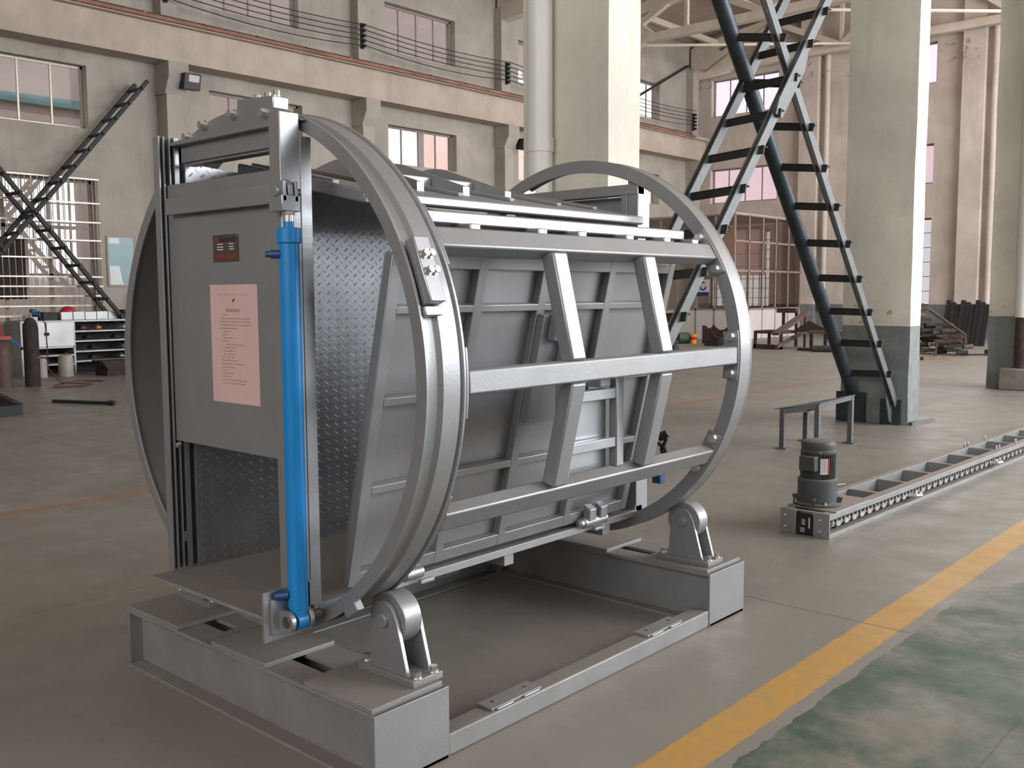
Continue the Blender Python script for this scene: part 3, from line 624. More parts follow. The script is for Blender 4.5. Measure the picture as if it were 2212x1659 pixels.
# tube stacks seen between the pillars
ORD=('leftmost','second from left','third from left','fourth from left','fifth from left','sixth from left','seventh from left','eighth from left')
POSN=('at the bottom','in the second layer','in the third layer','in the fourth layer','in the fifth layer','in the sixth layer','in the seventh layer','on top')
for row,n in enumerate((8,8,7,7,6,5,3,2)):
    z=.07+.125*row
    for j in range(n):
        x=-7.35+j*.27+row*.03+random.uniform(-.04,.04); y=24.0+random.uniform(-.30,.30)-.12*j
        l=random.uniform(.35,.8)
        p0=(x,y,z); p1=(x+.25+random.uniform(-.12,.12),y+l*.3,z+random.uniform(-.005,.02))
        mt=random.choice(['rust','rust_dark','rust_dark','shelf_dark','brace_black','rust_light'])
        b=B()
        if j%2: b.cyl(p0,p1,.058,12)
        else: b.beam(p0,p1,.40,.018).beam(Vector(p0)+Vector((0,-.19,.03)),Vector(p1)+Vector((0,-.19,.03)),.02,.07).beam(Vector(p0)+Vector((0,.19,.03)),Vector(p1)+Vector((0,.19,.03)),.02,.07)
        one('scrap_tube' if j%2 else 'scrap_channel',b,mt,'steel '+('pipe ' if j%2 else 'channel ')+POSN[row]+' of the scrap stack, '+ORD[j],'scrap','scrap steel lengths '+POSN[row]+' of the stack between the pillars')
for k in range(9):
    x=-7.3+.135*k; one('leaning_beam',B().beam((x,27.8,0),(x+.04,28.15,1.30-.06*(k%3)),.12,.09,(0,1,0)),'rust_dark' if k%2 else 'brace_black','dark steel channel standing upright behind the scrap, left of the far pillar','channel','steel channels leaning on the end wall')
one('steel_lattice',B().beam((-6.15,23.2,1.10),(-5.2,22.9,.52),.05,.05).beam((-5.2,22.9,.52),(-5.18,22.9,.32),.04,.04).beam((-5.18,22.9,.32),(-5.9,22.95,.48),.04,.04).beam((-6.6,23.2,1.04),(-6.2,23.2,1.12),.04,.05).beam((-6.2,22.6,.06),(-5.8,22.6,.3),.04,.04).beam((-5.8,22.6,0),(-5.75,22.6,.3),.04,.04),'rust_light','pale bent steel frame lying on the scrap stack','frame')
one('sloping_sheet',B().beam((-7.3,24.3,1.02),(-6.75,24.5,1.25),.35,.03).beam((-7.5,24.3,1.14),(-6.7,24.5,1.17),.05,.04),'rust_light','rust-brown sheet sloping on top of the scrap stack','sheet')
one('timber_baulk',B().beam((-5.55,21.0,.035),(-5.15,21.55,.035),.13,.07),'wood','short timber baulk lying on the floor between the pillars','timber')
one('long_bar',B().cyl((-5.35,23.1,.025),(-4.8,23.7,.025),.02,8).box(-4.95,-4.78,23.6,23.8,0,.14),'rust_dark','thin rusty bar lying on the floor left of the far pillar','bar')
# ================================================================ ROLLER BASE
D2=2.043
BF=thing('roller_base_frame','grey steel roller base of two H-beams on the floor under the drum','base frame',(-.8,1.15,0))
def end_beam(y0, near):
    y1=y0+.32; b=B()
    b.box(-1.614,-.0,y0,y1,0,.012)                                  # lower flange
    b.box(-1.614,-.012,y0+.135 if False else y0+.062,y0+.074,.012,.236).box(-1.614,-.012,y1-.074,y1-.062,.012,.236)
    # upper flange with two slots
    xs=[(-1.614,-1.25),(-1.25,-1.05),(-1.05,-.635),(-.635,-.415),(-.415,-.005)]
    for i,(a,c) in enumerate(xs):
        if i%2: b.box(a,c,y0,y0+.118,.236,.25).box(a,c,y0+.18,y1,.236,.25)
        else: b.box(a,c,y0,y1,.236,.25)
    o=part('end_beam',b,'silver_dusty',BF,.0015)
    part('end_plate',B().box(-.012,.0,y0-.004,y1+.004,0,.25),'silver',BF,.0015)
    part('end_plate',B().box(-1.614,-1.604,y0+.006,y0+.062,.012,.236),'silver',BF,.0015)
    for a,c,e0 in ((-1.60,-1.20,-.002),(-.95,-.60,-.002),(-.37,-.018,.0)):
        part('cover_plate',B().box(a,c,y0+e0+.002,y1-.01,.25,.268),'silver_dusty',BF,.002)
    return o
end_beam(0,True); end_beam(D2,False)
def rail_box(): return B().box(-.088,-.004,.324,D2-.004,0,.078)
sr=part('side_rail',rail_box(),'silver_dusty',BF,.006)
for y0,y1 in ((.552,.83),(1.548,1.825)):
    p_=part('mounting_plate',B().box(-.094,-.016,y0,y1,.078,.088),'silver',sr,.002)
    part('weld_bead',B().box(-.016,-.006,y0+.02,y0+.11,.079,.087).box(-.016,-.006,y1-.11,y1-.02,.079,.087),'silver_bright',p_,.003)
    for yy in (y0+.05,y1-.05): part('bolt_hole',B().cyl((-.06,yy,.0885),(-.06,yy,.089),.007,12),'pin_steel',p_)
b=B().box(-1.42,-1.335,.32,D2,0,.010).box(-1.42,-1.41,.32,1.58,.01,.20).box(-1.42,-1.41,1.80,D2,.01,.20).box(-1.42,-1.41,1.58,1.80,.01,.05).box(-1.42,-1.41,1.58,1.80,.13,.20).box(-1.42,-1.335,.32,D2,.19,.20)
rr=part('rear_rail',b,'silver',BF,.002)
part('joint_plate',B().box(-1.42,-1.33,D2-.012,D2,.0,.19).box(-1.42,-1.33,D2-.03,D2-.014,.0,.19),'silver',rr,.001)
part('bolt',B().hexbolt((-1.37,D2-.03,.10),(0,-1,0),.014,.02),'bolt_steel',rr)
def roller_stand(xc,y0,lab=None,front=True):
    s=1 if xc>-.8 else -1
    X=lambda v: xc+s*v
    st=part('roller_stand',B().box(min(X(-.13),X(.155)),max(X(-.13),X(.155)),y0,y0+.135,.268,.292),'silver',BF,.002)
    for yy in (y0+.008,y0+.108):
        q=[(X(-.075),.292),(X(.115),.292),(X(.062),.478)]
        q+=[(X(.058*math.cos(a)),.470+.062*math.sin(a)) for a in [PI*k/10 for k in range(1,10)]]
        q+=[(X(-.060),.47)]
        part('bracket_plate',B().prism(q,'y',yy,yy+.016),'silver',st,.0015)
    rl=part('roller',B().cyl((xc,y0+.026,.467),(xc,y0+.103,.467),.0890,56),'silver',st,.003)
    part('axle_pin',B().cyl((xc,y0-.006,.467),(xc,y0+.134,.467),.026,24),'silver',rl,.002)
    for dx,dy in ((.14,.030),(.14,.105),(-.115,.030),(-.115,.105)):
        part('bolt',B().cyl((X(dx),y0+dy,.292),(X(dx),y0+dy,.296),.019,18).cyl((X(dx),y0+dy,.296),(X(dx),y0+dy,.300),.016,18).cyl((X(dx),y0+dy,.300),(X(dx),y0+dy,.316),.0145,6),'bolt_steel',st)
    return st
for xc in (-.192,-1.42):
    roller_stand(xc,.197); roller_stand(xc,2.085)
# ================================================================ DRUM
XC,ZR,RO=-.806,1.287,.945
DR=thing('rotating_restraint_drum','silver-painted steel rotary restraint drum lying on the roller base','machine',(XC,1.15,.342))
TH=lambda deg,r:(XC+r*math.cos(math.radians(deg)),ZR+r*math.sin(math.radians(deg)))
def arcplate(deg0,deg1,r0,r1,y0,y1,n=10):
    o=[TH(deg0+(deg1-deg0)*k/n,r1) for k in range(n+1)]; i=[TH(deg1-(deg1-deg0)*k/n,r0) for k in range(n+1)]
    return B().prism(o+i,'y',y0,y1)
# near ring: front flange, chain groove, riser, wide tread, rear lip
near=[(.898,.108),(.945,.108),(.945,.117),(.926,.119),(.926,.172),(.938,.180),(.942,.183),(.942,.266),(.936,.270),(.936,.274),(.946,.275),(.946,.285),(.898,.285),(.898,.279),(.922,.279),(.922,.116),(.898,.116)]
near=[(.898,.108),(.945,.108),(.945,.118),(.922,.120),(.922,.172),(.924,.176),(.9345,.190),(.9345,.264),(.929,.268),(.929,.274),(.940,.276),(.940,.286),(.908,.286),(.908,.278),(.910,.116),(.898,.116)]
R1=part('drum_ring',B().ring(XC,ZR,near,180),'silver',DR,.0012,smooth_ang=30)
far=[(.884,2.040),(.945,2.040),(.945,2.052),(.943,2.053),(.943,2.132),(.945,2.134),(.945,2.142),(.905,2.142),(.905,2.134),(.93,2.134),(.93,2.050),(.884,2.050)]
R2=part('drum_ring',B().ring(XC,ZR,far,180),'silver',DR,.0012,smooth_ang=30)
# bolted chain end blocks on the near ring
def block(deg,length,y0,y1,nb=True):
    c=Vector((TH(deg,.968)[0],0,TH(deg,.968)[1])); t_=Vector((-math.sin(math.radians(deg)),0,math.cos(math.radians(deg)))); n_=Vector((math.cos(math.radians(deg)),0,math.sin(math.radians(deg))))
    yv=Vector((0,1,0)); L=length/2
    pts=lambda e:[c+t_*(a*L)+n_*e+yv*y for a,y in ((-1,y0),(1,y0),(1,y1),(-1,y1))]
    bl=part('chain_block',B().hexa(pts(-.032),pts(.012)),'silver_bright',R1,.004)
    if nb:
        for a in (.28,-.02 if False else .10 - .16):
            for yy in (.32,.70):
                p=c+t_*(a*L*1.5)+n_*.012+yv*(y0+(y1-y0)*yy); part('bolt',B().cyl(p,p+n_*.003,.0155,16).cyl(p+n_*.003,p+n_*.008,.0135,16).cyl(p+n_*.008,p+n_*.020,.0125,6),'bolt_steel',bl)
    return bl
block(21.6,.215,.128,.192)
block(86.5,.225,.124,.190,False)
part('chain_stop',B().beam((TH(14.0,.945)[0],.122,TH(14.0,.945)[1]),(TH(14.0,.945)[0],.192,TH(14.0,.945)[1]),.030,.028,(math.cos(.25),0,math.sin(.25))),'silver_bright',R1,.003)
part('chain_stop',B().beam((TH(-54,.955)[0],.104,TH(-54,.955)[1]),(TH(-54,.955)[0],.135,TH(-54,.955)[1]),.075,.035,(math.cos(.94),0,-math.sin(.94))),'silver',R1,.003)
# roller chain lying in the groove along the underside
b=B()
for k in range(58):
    a=-176+k*2.1
    if -58<a<-50: continue
    x,z=TH(a,.934)
    b.cyl((x,.128,z),(x,.168,z),.009,8)
for yy in (.130,.165): 
    for k in range(57):
        a=-176+k*2.1
        if -60<a<-48: continue
        x,z=TH(a,.934); x1,z1=TH(a+2.1,.934); b.beam((x,yy,z),(x1,yy,z1),.004,.018,(x-XC,0,z-ZR))
part('chain',b,'rust_dark',R1)
for k,(dx) in enumerate((-.779,-.714,-.661)):
    part('bolt',B().hexbolt((dx,.157,ZR+.972),(0,0,1),.012,.024),'bolt_steel',R1)
# cage bars: box tubes along the drum at +31, 0 and -31 degrees
cage=[]
for deg in (30.6,0,-30.6):
    x,z=TH(deg,.907) if deg<=0 else (-.026,1.7415); n_=(math.cos(math.radians(deg)),0,math.sin(math.radians(deg)))
    if deg: n_=(math.cos(math.radians(deg*1.07)),0,math.sin(math.radians(deg*1.07)))
    h=.080
    cb=part('cage_bar',B().beam((x,.300,z),(x,2.030,z),h,.058,n_),'silver',DR,.008); cage.append(cb)
    for y0 in (.287,2.030):
        w_=7.0
        part('flange_plate',arcplate(deg-w_,deg+w_,.865,.940,y0,y0+.010),'silver',cb,.002)
        if y0>1:
            for dd in (-5.3,5.3):
                p=TH(deg+dd,.905); part('bolt',B().cyl((p[0],y0,p[1]),(p[0],y0-.006,p[1]),.021,18).cyl((p[0],y0-.006,p[1]),(p[0],y0-.016,p[1]),.0175,6).cyl((p[0],y0-.016,p[1]),(p[0],y0-.026,p[1]),.0175,18),'bolt_steel',cb)
# struts between the bars
for y0 in (.832,1.412):
    for s in (1,-1):
        a=Vector((.012,y0+.04,ZR+s*.425)); c=Vector((.104,y0+.04,ZR+s*.037)); n_=Vector((.97,0,s*.23))
        part('cage_strut',B().beam(a,c,.080,.060,n_),'silver',DR,.007)
# segment plate with hexagon bolts, header
q=[TH(a,.938) for a in range(118,62,-3)]
q=[(x,z) for x,z in q]
zs=2.145
def xs_at(z,r): return math.sqrt(max(0,r*r-(z-ZR)**2))
a0=math.degrees(math.asin((zs-ZR)/.940))
q=[TH(a0+(180-2*a0)*k/20,.940) for k in range(21)]
SP=part('segment_plate',B().prism(q,'y',.092,.106),'silver',DR,.0015)
for (x,z) in ((-1.135,2.164),(-1.021,2.196),(-.826,2.212),(-.632,2.193)):
    part('bolt',B().cyl((x,.092,z),(x,.088,z),.018,16).cyl((x,.088,z),(x,.082,z),.015,16).cyl((x,.082,z),(x,.066,z),.015,6),'bolt_steel',SP)
part('edge_angle',B().box(-1.235,-.50,.045,.106,zs-.012,zs+.002),'silver',SP,.001)
HD=part('header_channel',B().box(-1.17,-.50,.075,.085,2.070,2.14).box(-1.17,-.50,.085,.135,2.060,2.072),'silver',DR,.001)
# guide posts of the near door
GP=part('guide_post',B().box(-.502,-.44,.010,.088,.49,2.168),'silver',DR,.003)
part('back_post',B().box(-.500,-.4402,.0885,.136,.49,2.095),'silver',GP,.003)
LP=B().box(-1.248,-1.243,.004,.136,.49,2.168)
for y0,y1,x1 in ((.002,.008,-1.204),(.019,.024,-1.198),(.041,.046,-1.196),(.062,.082,-1.198),(.108,.127,-1.196)):
    LP.box(-1.246,x1,y0,y1,.49,2.168)
LPo=part('guide_post',LP,'silver',DR,.001)
part('rust_streak',B().box(-1.1975,-1.1970,.0192,.0238,1.99,2.08),'rust_light',LPo)
part('slot_bridge',B().box(-1.215,-1.197,.046,.062,.60,.64),'silver',LPo,.002)
# sliding gate
GT=part('sliding_gate',B().box(-1.205,-.497,.030,.040,1.006,1.985).box(-1.17,-.497,.040,.07,1.006,1.016),'silver',DR,.001)
part('gate_beam',B().box(-1.160,-.455,-.004,.010,1.868,1.930),'silver',GT,.003)
part('gate_web',B().box(-1.155,-.505,.010,.030,1.90,1.928),'silver',GT,.003)
part('guide_roller',B().cyl((-1.168,.028,.992),(-1.168,.012,.992),.010,14),'bolt_steel',GT)
NP=part('rating_plate',B().box(-.890,-.728,.0275,.030,1.687,1.783),'plate_bronze',GT)
part('red_band',B().box(-.880,-.738,.0268,.0275,1.697,1.714),'plate_red',NP)
b=B()
for k in range(7):
    x=-.846+.0150*k; b.box(x,x+.011,.0268,.0275,1.7685,1.7705).box(x,x+.011,.0268,.0275,1.7640,1.7655).box(x+.001,x+.010,.0268,.0275,1.7595,1.761).box(x+.0045,x+.0062,.0268,.0275,1.758,1.7725)
part('title_characters',b,'lamp_black',NP)
b=B()
for z in (1.748,1.738,1.729): b.box(-.862,-.822,.0268,.0275,z,z+.0035).box(-.785,-.755,.0268,.0275,z,z+.0035)
part('table_entries',b,'label_white',NP)
part('logo_mark',B().prism([(-.880,1.757),(-.872,1.757),(-.853,1.774),(-.866,1.776)],'y',.0266,.0275),'red_paint',NP)
for x in (-.886,-.732):
    for z in (1.691,1.779): part('rivet',B().cyl((x,.0275,z),(x,.025,z),.0025,8),'bolt_steel',NP)
# paper notice: thin sheet with faint typed lines
PN=thing('paper_notice','pink typed notice pasted on the sliding gate below the rating plate','paper',(-.77,.028,1.181))
px0,px1,pz0,pz1=-1.02,-.7,1.19,1.56
PAPER=(-.921,-.620,1.181,1.606)
px0,px1,pz0,pz1=PAPER
part('sheet',B().box(px0,px1,.0283,.0295,pz0,pz1),'paper_pink',PN)
random.seed(3)
b=B(); W_=px1-px0
b.box(px0+.05,px1-.055,.0279,.0283,pz1-.036,pz1-.035)
def textline(z,a,c,h=.0032):
    x=px0+W_*a
    while x<px0+W_*c:
        l=random.uniform(.0025,.0045); b.box(x,x+l,.0279,.0283,z-h/2,z+h/2); x+=l+random.uniform(.0012,.0022)
        if random.random()<.05: x+=.006
H_=pz1-pz0
lines=[(.255,.27,.36),(.285,.22,.86),(.312,.18,.86),(.339,.18,.86),(.368,.20,.56),(.395,.27,.43),(.422,.25,.37),(.449,.27,.47),(.476,.25,.37),(.505,.31,.70),(.532,.27,.53),(.559,.27,.50),(.586,.27,.50),(.612,.22,.47),(.640,.22,.54),(.668,.22,.70),(.696,.22,.49),(.722,.22,.38),(.75,.22,.47),(.776,.22,.42),(.805,.22,.74),(.833,.22,.70)]
for f,a,c in lines: textline(pz1-H_*f,a,c)
part('typed_lines',b,'ink',PN)
b=B()
for k in range(7): b.box(px0+W_*.335+k*.0128,px0+W_*.335+k*.0128+.0095,.0279,.0283,pz1-H_*.228,pz1-H_*.205)
part('heading',b,'ink',PN)
part('company_mark',B().prism([(px0+W_*.475,pz1-H_*.145),(px0+W_*.50,pz1-H_*.145),(px0+W_*.535,pz1-H_*.118),(px0+W_*.505,pz1-H_*.118)],'y',.0279,.0283),'lamp_black',PN)
# hydraulic cylinder of the gate
HX,HY=-.388,.0
HC=part('hydraulic_cylinder',B().cyl((HX,HY,.520),(HX,HY,1.760),.0335,40),'blue_paint',DR,.001)
part('gland_nut',B().cyl((HX,HY,1.735),(HX,HY,1.785),.0395,40),'blue_paint',HC,.003)
part('piston_rod',B().cyl((HX,HY,1.78),(HX,HY,1.832),.017,20),'blue_paint',HC)
part('bare_rod',B().cyl((HX,HY,1.790),(HX,HY,1.838),.0160,20).cyl((HX,HY,1.805),(HX,HY,1.838),.0172,20),'bolt_steel',HC)
part('rod_nut',B().cyl((HX,HY,1.826),(HX,HY,1.838),.021,6),'bolt_steel',HC)
part('oil_port',B().cyl((HX-.01,HY-.026,1.700),(HX-.036,HY-.048,1.700),.014,14).cyl((HX-.03,HY-.043,1.700),(HX-.048,HY-.058,1.700),.010,14),'blue_dark',HC,.001)
part('oil_port',B().cyl((HX-.01,HY-.028,.568),(HX-.045,HY-.058,.562),.015,14),'blue_dark',HC,.001)
part('base_eye',B().cyl((HX,HY-.021,.478),(HX,HY+.021,.478),.0335,28).cyl((HX,HY,.478),(HX,HY,.53),.0300,28),'blue_paint',HC,.002)
CL=part('rod_clevis',B().box(HX-.062,HX+.012,HY-.032,HY+.040,1.838,1.890),'silver_bright',HC,.003)
part('clevis_lug',B().box(HX-.05,HX+.010,HY-.006,HY+.014,1.89,1.915).cyl((HX-.02,HY-.006,1.912),(HX-.02,HY+.014,1.912),.030,24),'silver_bright',CL,.002)
part('clevis_cheek',B().box(HX-.085,HX+.012,HY-.026,HY-.014,1.870,1.935),'silver_bright',CL,.001)
part('clevis_cheek',B().box(HX-.085,HX+.012,HY+.020,HY+.032,1.870,1.935),'silver_bright',CL,.001)
part('clevis_pin',B().cyl((HX-.02,HY-.030,1.903),(HX-.02,HY+.056,1.903),.014,20),'pin_steel',CL)
part('pin_head',B().cyl((HX-.02,HY-.040,1.903),(HX-.02,HY-.026,1.903),.018,20),'silver',CL,.002)
# cylinder foot bracket
CBk=part('foot_bracket',B().box(-.452,-.440,-.102,.092,.409,.581),'silver_bright',DR,.001)
part('bracket_pad',B().box(-.440,-.428,-.078,.060,.432,.552),'silver_bright',CBk,.002)
part('weld_bead',B().beam((-.436,-.083,.434),(-.436,-.083,.553),.012,.012),'bolt_steel',CBk,.004)
for y0 in (-.050,.024):
    yy=y0
    q=[(-.430,.444),(-.388,.444)]+[(-.388+.036*math.sin(PI*k/8),.480-.036*math.cos(PI*k/8)) for k in range(0,9)]+[(-.430,.516)]
    part('eye_plate',B().prism(q,'y',yy,yy+.016),'silver_bright',CBk,.001)
part('foot_pin',B().cyl((-.388,-.053,.480),(-.388,.085,.480),.020,24),'pin_steel',CBk,.001)
# floor, threshold plate
part('threshold_plate',B().prism([(-1.225,-.088),(-.455,-.088),(-.455,.10),(-1.20,.10)],'z',.478,.490),'silver_dusty',DR,.001)
FL=part('box_floor',B().box(-1.20,-.455,.102,2.06,.470,.489),'silver_dusty',DR,.001)
part('floor_edge_bar',B().box(-.462,-.428,.092,2.06,.464,.496),'silver',FL,.002)
part('floor_bearer',B().box(-1.18,-.45,.40,.46,.41,.47).box(-1.18,-.45,1.1,1.16,.41,.47).box(-1.18,-.45,1.8,1.86,.41,.47),'silver_dusty',FL,.002)
# tread plate side wall of the box
TWp=part('tread_side_wall',B().prism([(.102,.489),(2.06,.489),(2.06,1.93),(.102,2.075)],'x',-1.20,-1.190),'tread_plate',DR,.0005)
part('back_stiffener',B().box(-1.26,-1.20,.5,.55,.49,1.95).box(-1.26,-1.20,1.1,1.15,.49,1.95).box(-1.26,-1.20,1.7,1.75,.49,1.95),'silver',TWp)
# ribbed squeeze panel on the open side, hinged on the floor edge
PB=Vector((-.440,0,.515)); PT=Vector((-.165,0,1.700)); pu=(PT-PB).normalized(); pn=Vector((pu.z,0,-pu.x))
def onp(y,h,d): return PB+pu*h+pn*d+Vector((0,y,0))     # d negative = inward
HP=(PT-PB).length
def pbox(y0,y1,h0,h1,d0,d1):
    return B().hexa([onp(y0,h0,d0),onp(y1,h0,d0),onp(y1,h1,d0),onp(y0,h1,d0)],[onp(y0,h0,d1),onp(y1,h0,d1),onp(y1,h1,d1),onp(y0,h1,d1)])
SQ=part('squeeze_panel',pbox(.25,1.975,0,HP,-.042,-.036),'silver',DR,.0005)
hz=lambda z:(z-.515)/(1.70-.515)*HP
for y0,y1 in ((.25,.300),(.675,.722),(1.04,1.085),(1.478,1.523),(1.930,1.975)):
    part('upright_rib',pbox(y0,y1,0,HP,-.036,.0),'silver',SQ,.003)
for z0,z1,ya,yb in ((.515,.565,.253,1.972),(.858,.888,.30,1.93),(1.178,1.208,.30,.675),(1.178,1.208,1.085,1.93),(1.500,1.527,.30,1.93),(1.655,1.699,.253,1.972)):
    part('cross_rib',pbox(ya,yb,hz(z0),hz(z1),-.036,-.0012),'silver',SQ,.003)
part('lug_block',pbox(1.085,1.155,hz(1.395),hz(1.500),.033,.075),'silver',SQ,.006)
part('lug_plate',pbox(1.17,1.19,hz(1.30),hz(1.48),.033,.085),'silver',SQ,.003)
part('push_plate',pbox(1.055,1.30,hz(1.05),hz(1.49),.026,.032),'silver',SQ,.001)
part('push_plate_edge',pbox(1.050,1.056,hz(1.05),hz(1.49),-.03,.033),'silver',SQ,.001)
part('panel_cylinder',B().cyl((-.165,1.165,1.10),(-.165,1.165,1.325),.020,20),'blue_paint',SQ)
# hinges of the squeeze panel
for y0,yh in ((1.60,.17),(.50,.085)):
    hg=part('panel_hinge',B().cyl((-.418,y0,.512),(-.418,y0+yh,.512),.026,24),'silver_bright',DR,.001)
    part('hinge_pin',B().cyl((-.418,y0-.022,.512),(-.418,y0+.01,.512),.020,20).cyl((-.418,y0-.026,.512),(-.418,y0-.018,.512),.012,16),'bolt_steel',hg,.002)
    for dy in ((.02,.105) if yh>.1 else ()):
        part('hinge_strap',B().hexa([(-.43,y0+dy,.535),(-.39,y0+dy,.52),(-.39,y0+dy+.05,.52),(-.43,y0+dy+.05,.535)],[(-.425,y0+dy,.595),(-.385,y0+dy,.575),(-.385,y0+dy+.05,.575),(-.425,y0+dy+.05,.595)]),'silver_bright',hg,.003)
    part('hinge_tab',B().box(-.405,-.385,y0+.06,y0+.13,.470,.484),'silver_bright',hg,.002)
# outer mounting frame between centre and lower bars
for y0,y1 in ((.945,.985),(1.292,1.342)):
    part('mount_upright',B().box(-.045,-.005,y0,y1,.868,1.246),'silver_bright',DR,.004)
for z0,z1 in ((1.146,1.190),(.948,.990)):
    part('mount_crossbar',B().box(-.050,-.010,.985,1.292,z0,z1),'silver_bright',DR,.004)
part('mount_plate',B().box(-.075,-.060,.985,1.292,.86,1.146),'silver_bright',DR,.001)
part('mount_block',B().box(-.09,-.02,1.20,1.27,1.196,1.235),'silver',DR,.004)
# top side bar welded above the upper cage bar
TB=part('top_side_bar',B().box(-.175,-.108,.287,1.955,1.806,1.850),'silver',DR,.006)
for y in (.50,.86,1.10,1.42,1.70,1.93): part('weld_spacer',B().box(-.15,-.050,y,y+.05,1.775,1.808),'silver_bright',TB,.004)
# tilting roof panel
SL=-.205
def rz(x): return 1.920+SL*(x+.33)
RF=part('roof_panel',B().add([(-.33,.25,rz(-.33)),(-.33,1.94,rz(-.33)),(-1.30,1.94,rz(-1.30)),(-1.30,.55,rz(-1.30)),(-1.06,.25,rz(-1.06))]+[(-.33,.25,rz(-.33)-.012),(-.33,1.94,rz(-.33)-.012),(-1.30,1.94,rz(-1.30)-.012),(-1.30,.55,rz(-1.30)-.012),(-1.06,.25,rz(-1.06)-.012)],[(0,1,2,3,4),(9,8,7,6,5)]+[(i,(i+1)%5,5+(i+1)%5,5+i) for i in range(5)]),'silver',DR,.001)
part('edge_bar',B().beam((-.345,.25,rz(-.345)-.018),(-.345,1.94,rz(-.345)-.018),.05,.038),'silver',RF,.008)
part('edge_bar',B().beam((-1.06,.262,rz(-1.06)-.016),(-.30,.262,rz(-.30)-.016),.030,.045),'silver',RF,.006)
part('edge_bar',B().beam((-1.29,1.93,rz(-1.29)-.014),(-.35,1.93,rz(-.35)-.014),.030,.036),'silver',RF,.006)
for y in (.30,.62,.93,1.24,1.56,1.83):
    xa=-1.28 if y>.5 else -1.02
    part('roof_rib',B().beam((xa,y,rz(xa)+.008),(-.52,y,rz(-.52)+.008),.030,.016),'silver',RF,.003)
def arch(y):
    xs=[-1.29+.69*k/22 for k in range(23)]; pr=[]
    for x in xs:
        s=(x+1.29)/.69
        hgt=.084*math.sin(min(1,s/.42)*PI/2)**1.0 if s<.42 else .084-.046*((s-.42)/.58)
        pr.append((x,rz(x)+max(hgt,.004)))
    return B().prism(pr+[(-.60,rz(-.60)+.004),(-1.29,rz(-1.29))],'y',y,y+.012)
for y in (.78,1.04,1.30):
    ap=part('arch_plate',arch(y),'silver',RF,.0008)
    part('end_cap',B().box(-.604,-.598,y-.018,y+.020,rz(-.6)-.0,rz(-.6)+.038),'silver_bright',ap,.001)
for y0,y1 in ((.792,1.04),(1.052,1.30)):
    part('arch_spacer',B().box(-.845,-.805,y0,y1,rz(-.82)+.002,rz(-.82)+.048),'silver_bright',RF,.005)
# far door frame
FF=part('far_post',B().box(-.50,-.44,2.066,2.166,.45,2.13),'silver',DR,.003)
part('far_post',B().box(-1.235,-1.175,2.066,2.166,.45,2.13),'silver',DR,.003)
part('far_header',B().box(-1.235,-.44,2.060,2.12,2.045,2.095),'silver',DR,.003)
part('far_jamb',B().box(-.535,-.50,2.060,2.12,.49,2.045),'silver',DR,.002)
part('far_gate',B().box(-1.175,-.50,2.135,2.145,.49,2.045),'silver',DR,.001)
part('far_sill',B().box(-1.235,-.44,2.060,2.12,.475,.512),'silver',DR,.002)
part('gate_latch',B().cyl((-.545,2.12,1.985),(-.545,2.135,1.985),.018,16).beam((-.548,2.125,1.97),(-.548,2.125,1.82),.02,.015,(0,1,0)),'silver',DR,.001)
for (x,z) in ((-.34,.97),(-.36,.80)): pass
MH=part('hose_cluster',B().tube([(-.46,2.27,.845),(-.425,2.28,.855),(-.41,2.29,.83),(-.425,2.29,.79),(-.40,2.28,.75),(-.37,2.27,.73)],.010,8).tube([(-.46,2.27,.81),(-.43,2.28,.79),(-.435,2.29,.76),(-.41,2.28,.73)],.010,8).cyl((-.44,2.27,.83),(-.395,2.28,.86),.020,12),'black_rubber',DR)
part('valve_block',B().box(-.475,-.425,2.26,2.31,.595,.65),'blue_dark',MH,.004)
# ================================================================ CHAIN CONVEYOR
def rotv(p,o=(-.262,3.97),a=math.radians(-1.5)):
    x,y=p[0]-o[0],p[1]-o[1]; return (o[0]+x*math.cos(a)-y*math.sin(a), o[1]+x*math.sin(a)+y*math.cos(a), p[2])
def rot(b):
    b.v=[rotv(v) for v in b.v]; return b
CV=thing('chain_conveyor','long grey chain conveyor frame lying on the floor behind the drum','conveyor',(-.43,3.97,0))
L=10.6
def C(n,b,m,par=None,bv=.002,lab=None): return part(n,rot(b),m,par or CV,bv,lab)
C('side_channel',B().box(-.335,-.262,3.975,L,.118,.155).box(-.335,-.262,3.975,L,0,.030).box(-.335,-.328,3.975,L,.03,.118),'galv')
C('side_channel',B().box(-.600,-.545,3.975,L,.118,.155).box(-.600,-.545,3.975,L,0,.03).box(-.552,-.545,3.975,L,.03,.118),'galv')
for a,c in ((-.602,-.492),(-.372,-.262)):
    e=C('end_plate',B().box(a,c,3.965,3.977,0,.160),'galv')
    for z in (.04,.115):
        xx=(a+c)/2 if a<-.5 else (a+c)/2+.01
        C('bolt',B().cyl((xx-.02,3.965,z),(xx-.02,3.955,z),.010,6),'bolt_steel',e)
NPc=C('rating_plate',B().box(-.490,-.376,3.968,3.974,.004,.145),'plate_black',None,.001)
b=B()
for k in range(5): b.box(-.452,-.428,3.9665,3.968,.10-.008*k,.104-.008*k)
for k in range(4): b.box(-.462,-.43,3.9665,3.968,.044-.008*k,.048-.008*k)
b.box(-.405,-.395,3.9665,3.968,.05,.12)
C('printed_table',b,'label_white',NPc,0)
C('drive_deck',B().box(-.600,-.262,4.06,4.60,.155,.163).box(-.600,-.262,3.977,4.0,.15,.16),'galv')
for k in range(11):
    y=4.86+.505*k; C('cross_bar',B().box(-.545,-.335,y,y+.008,.045,.150).box(-.545,-.335,y,y+.04,.150,.154),'galv')
C('tread_insert',B().box(-.545,-.335,6.95,7.30,.10,.105),'conc_block')
b=B(); y=4.03; k=0
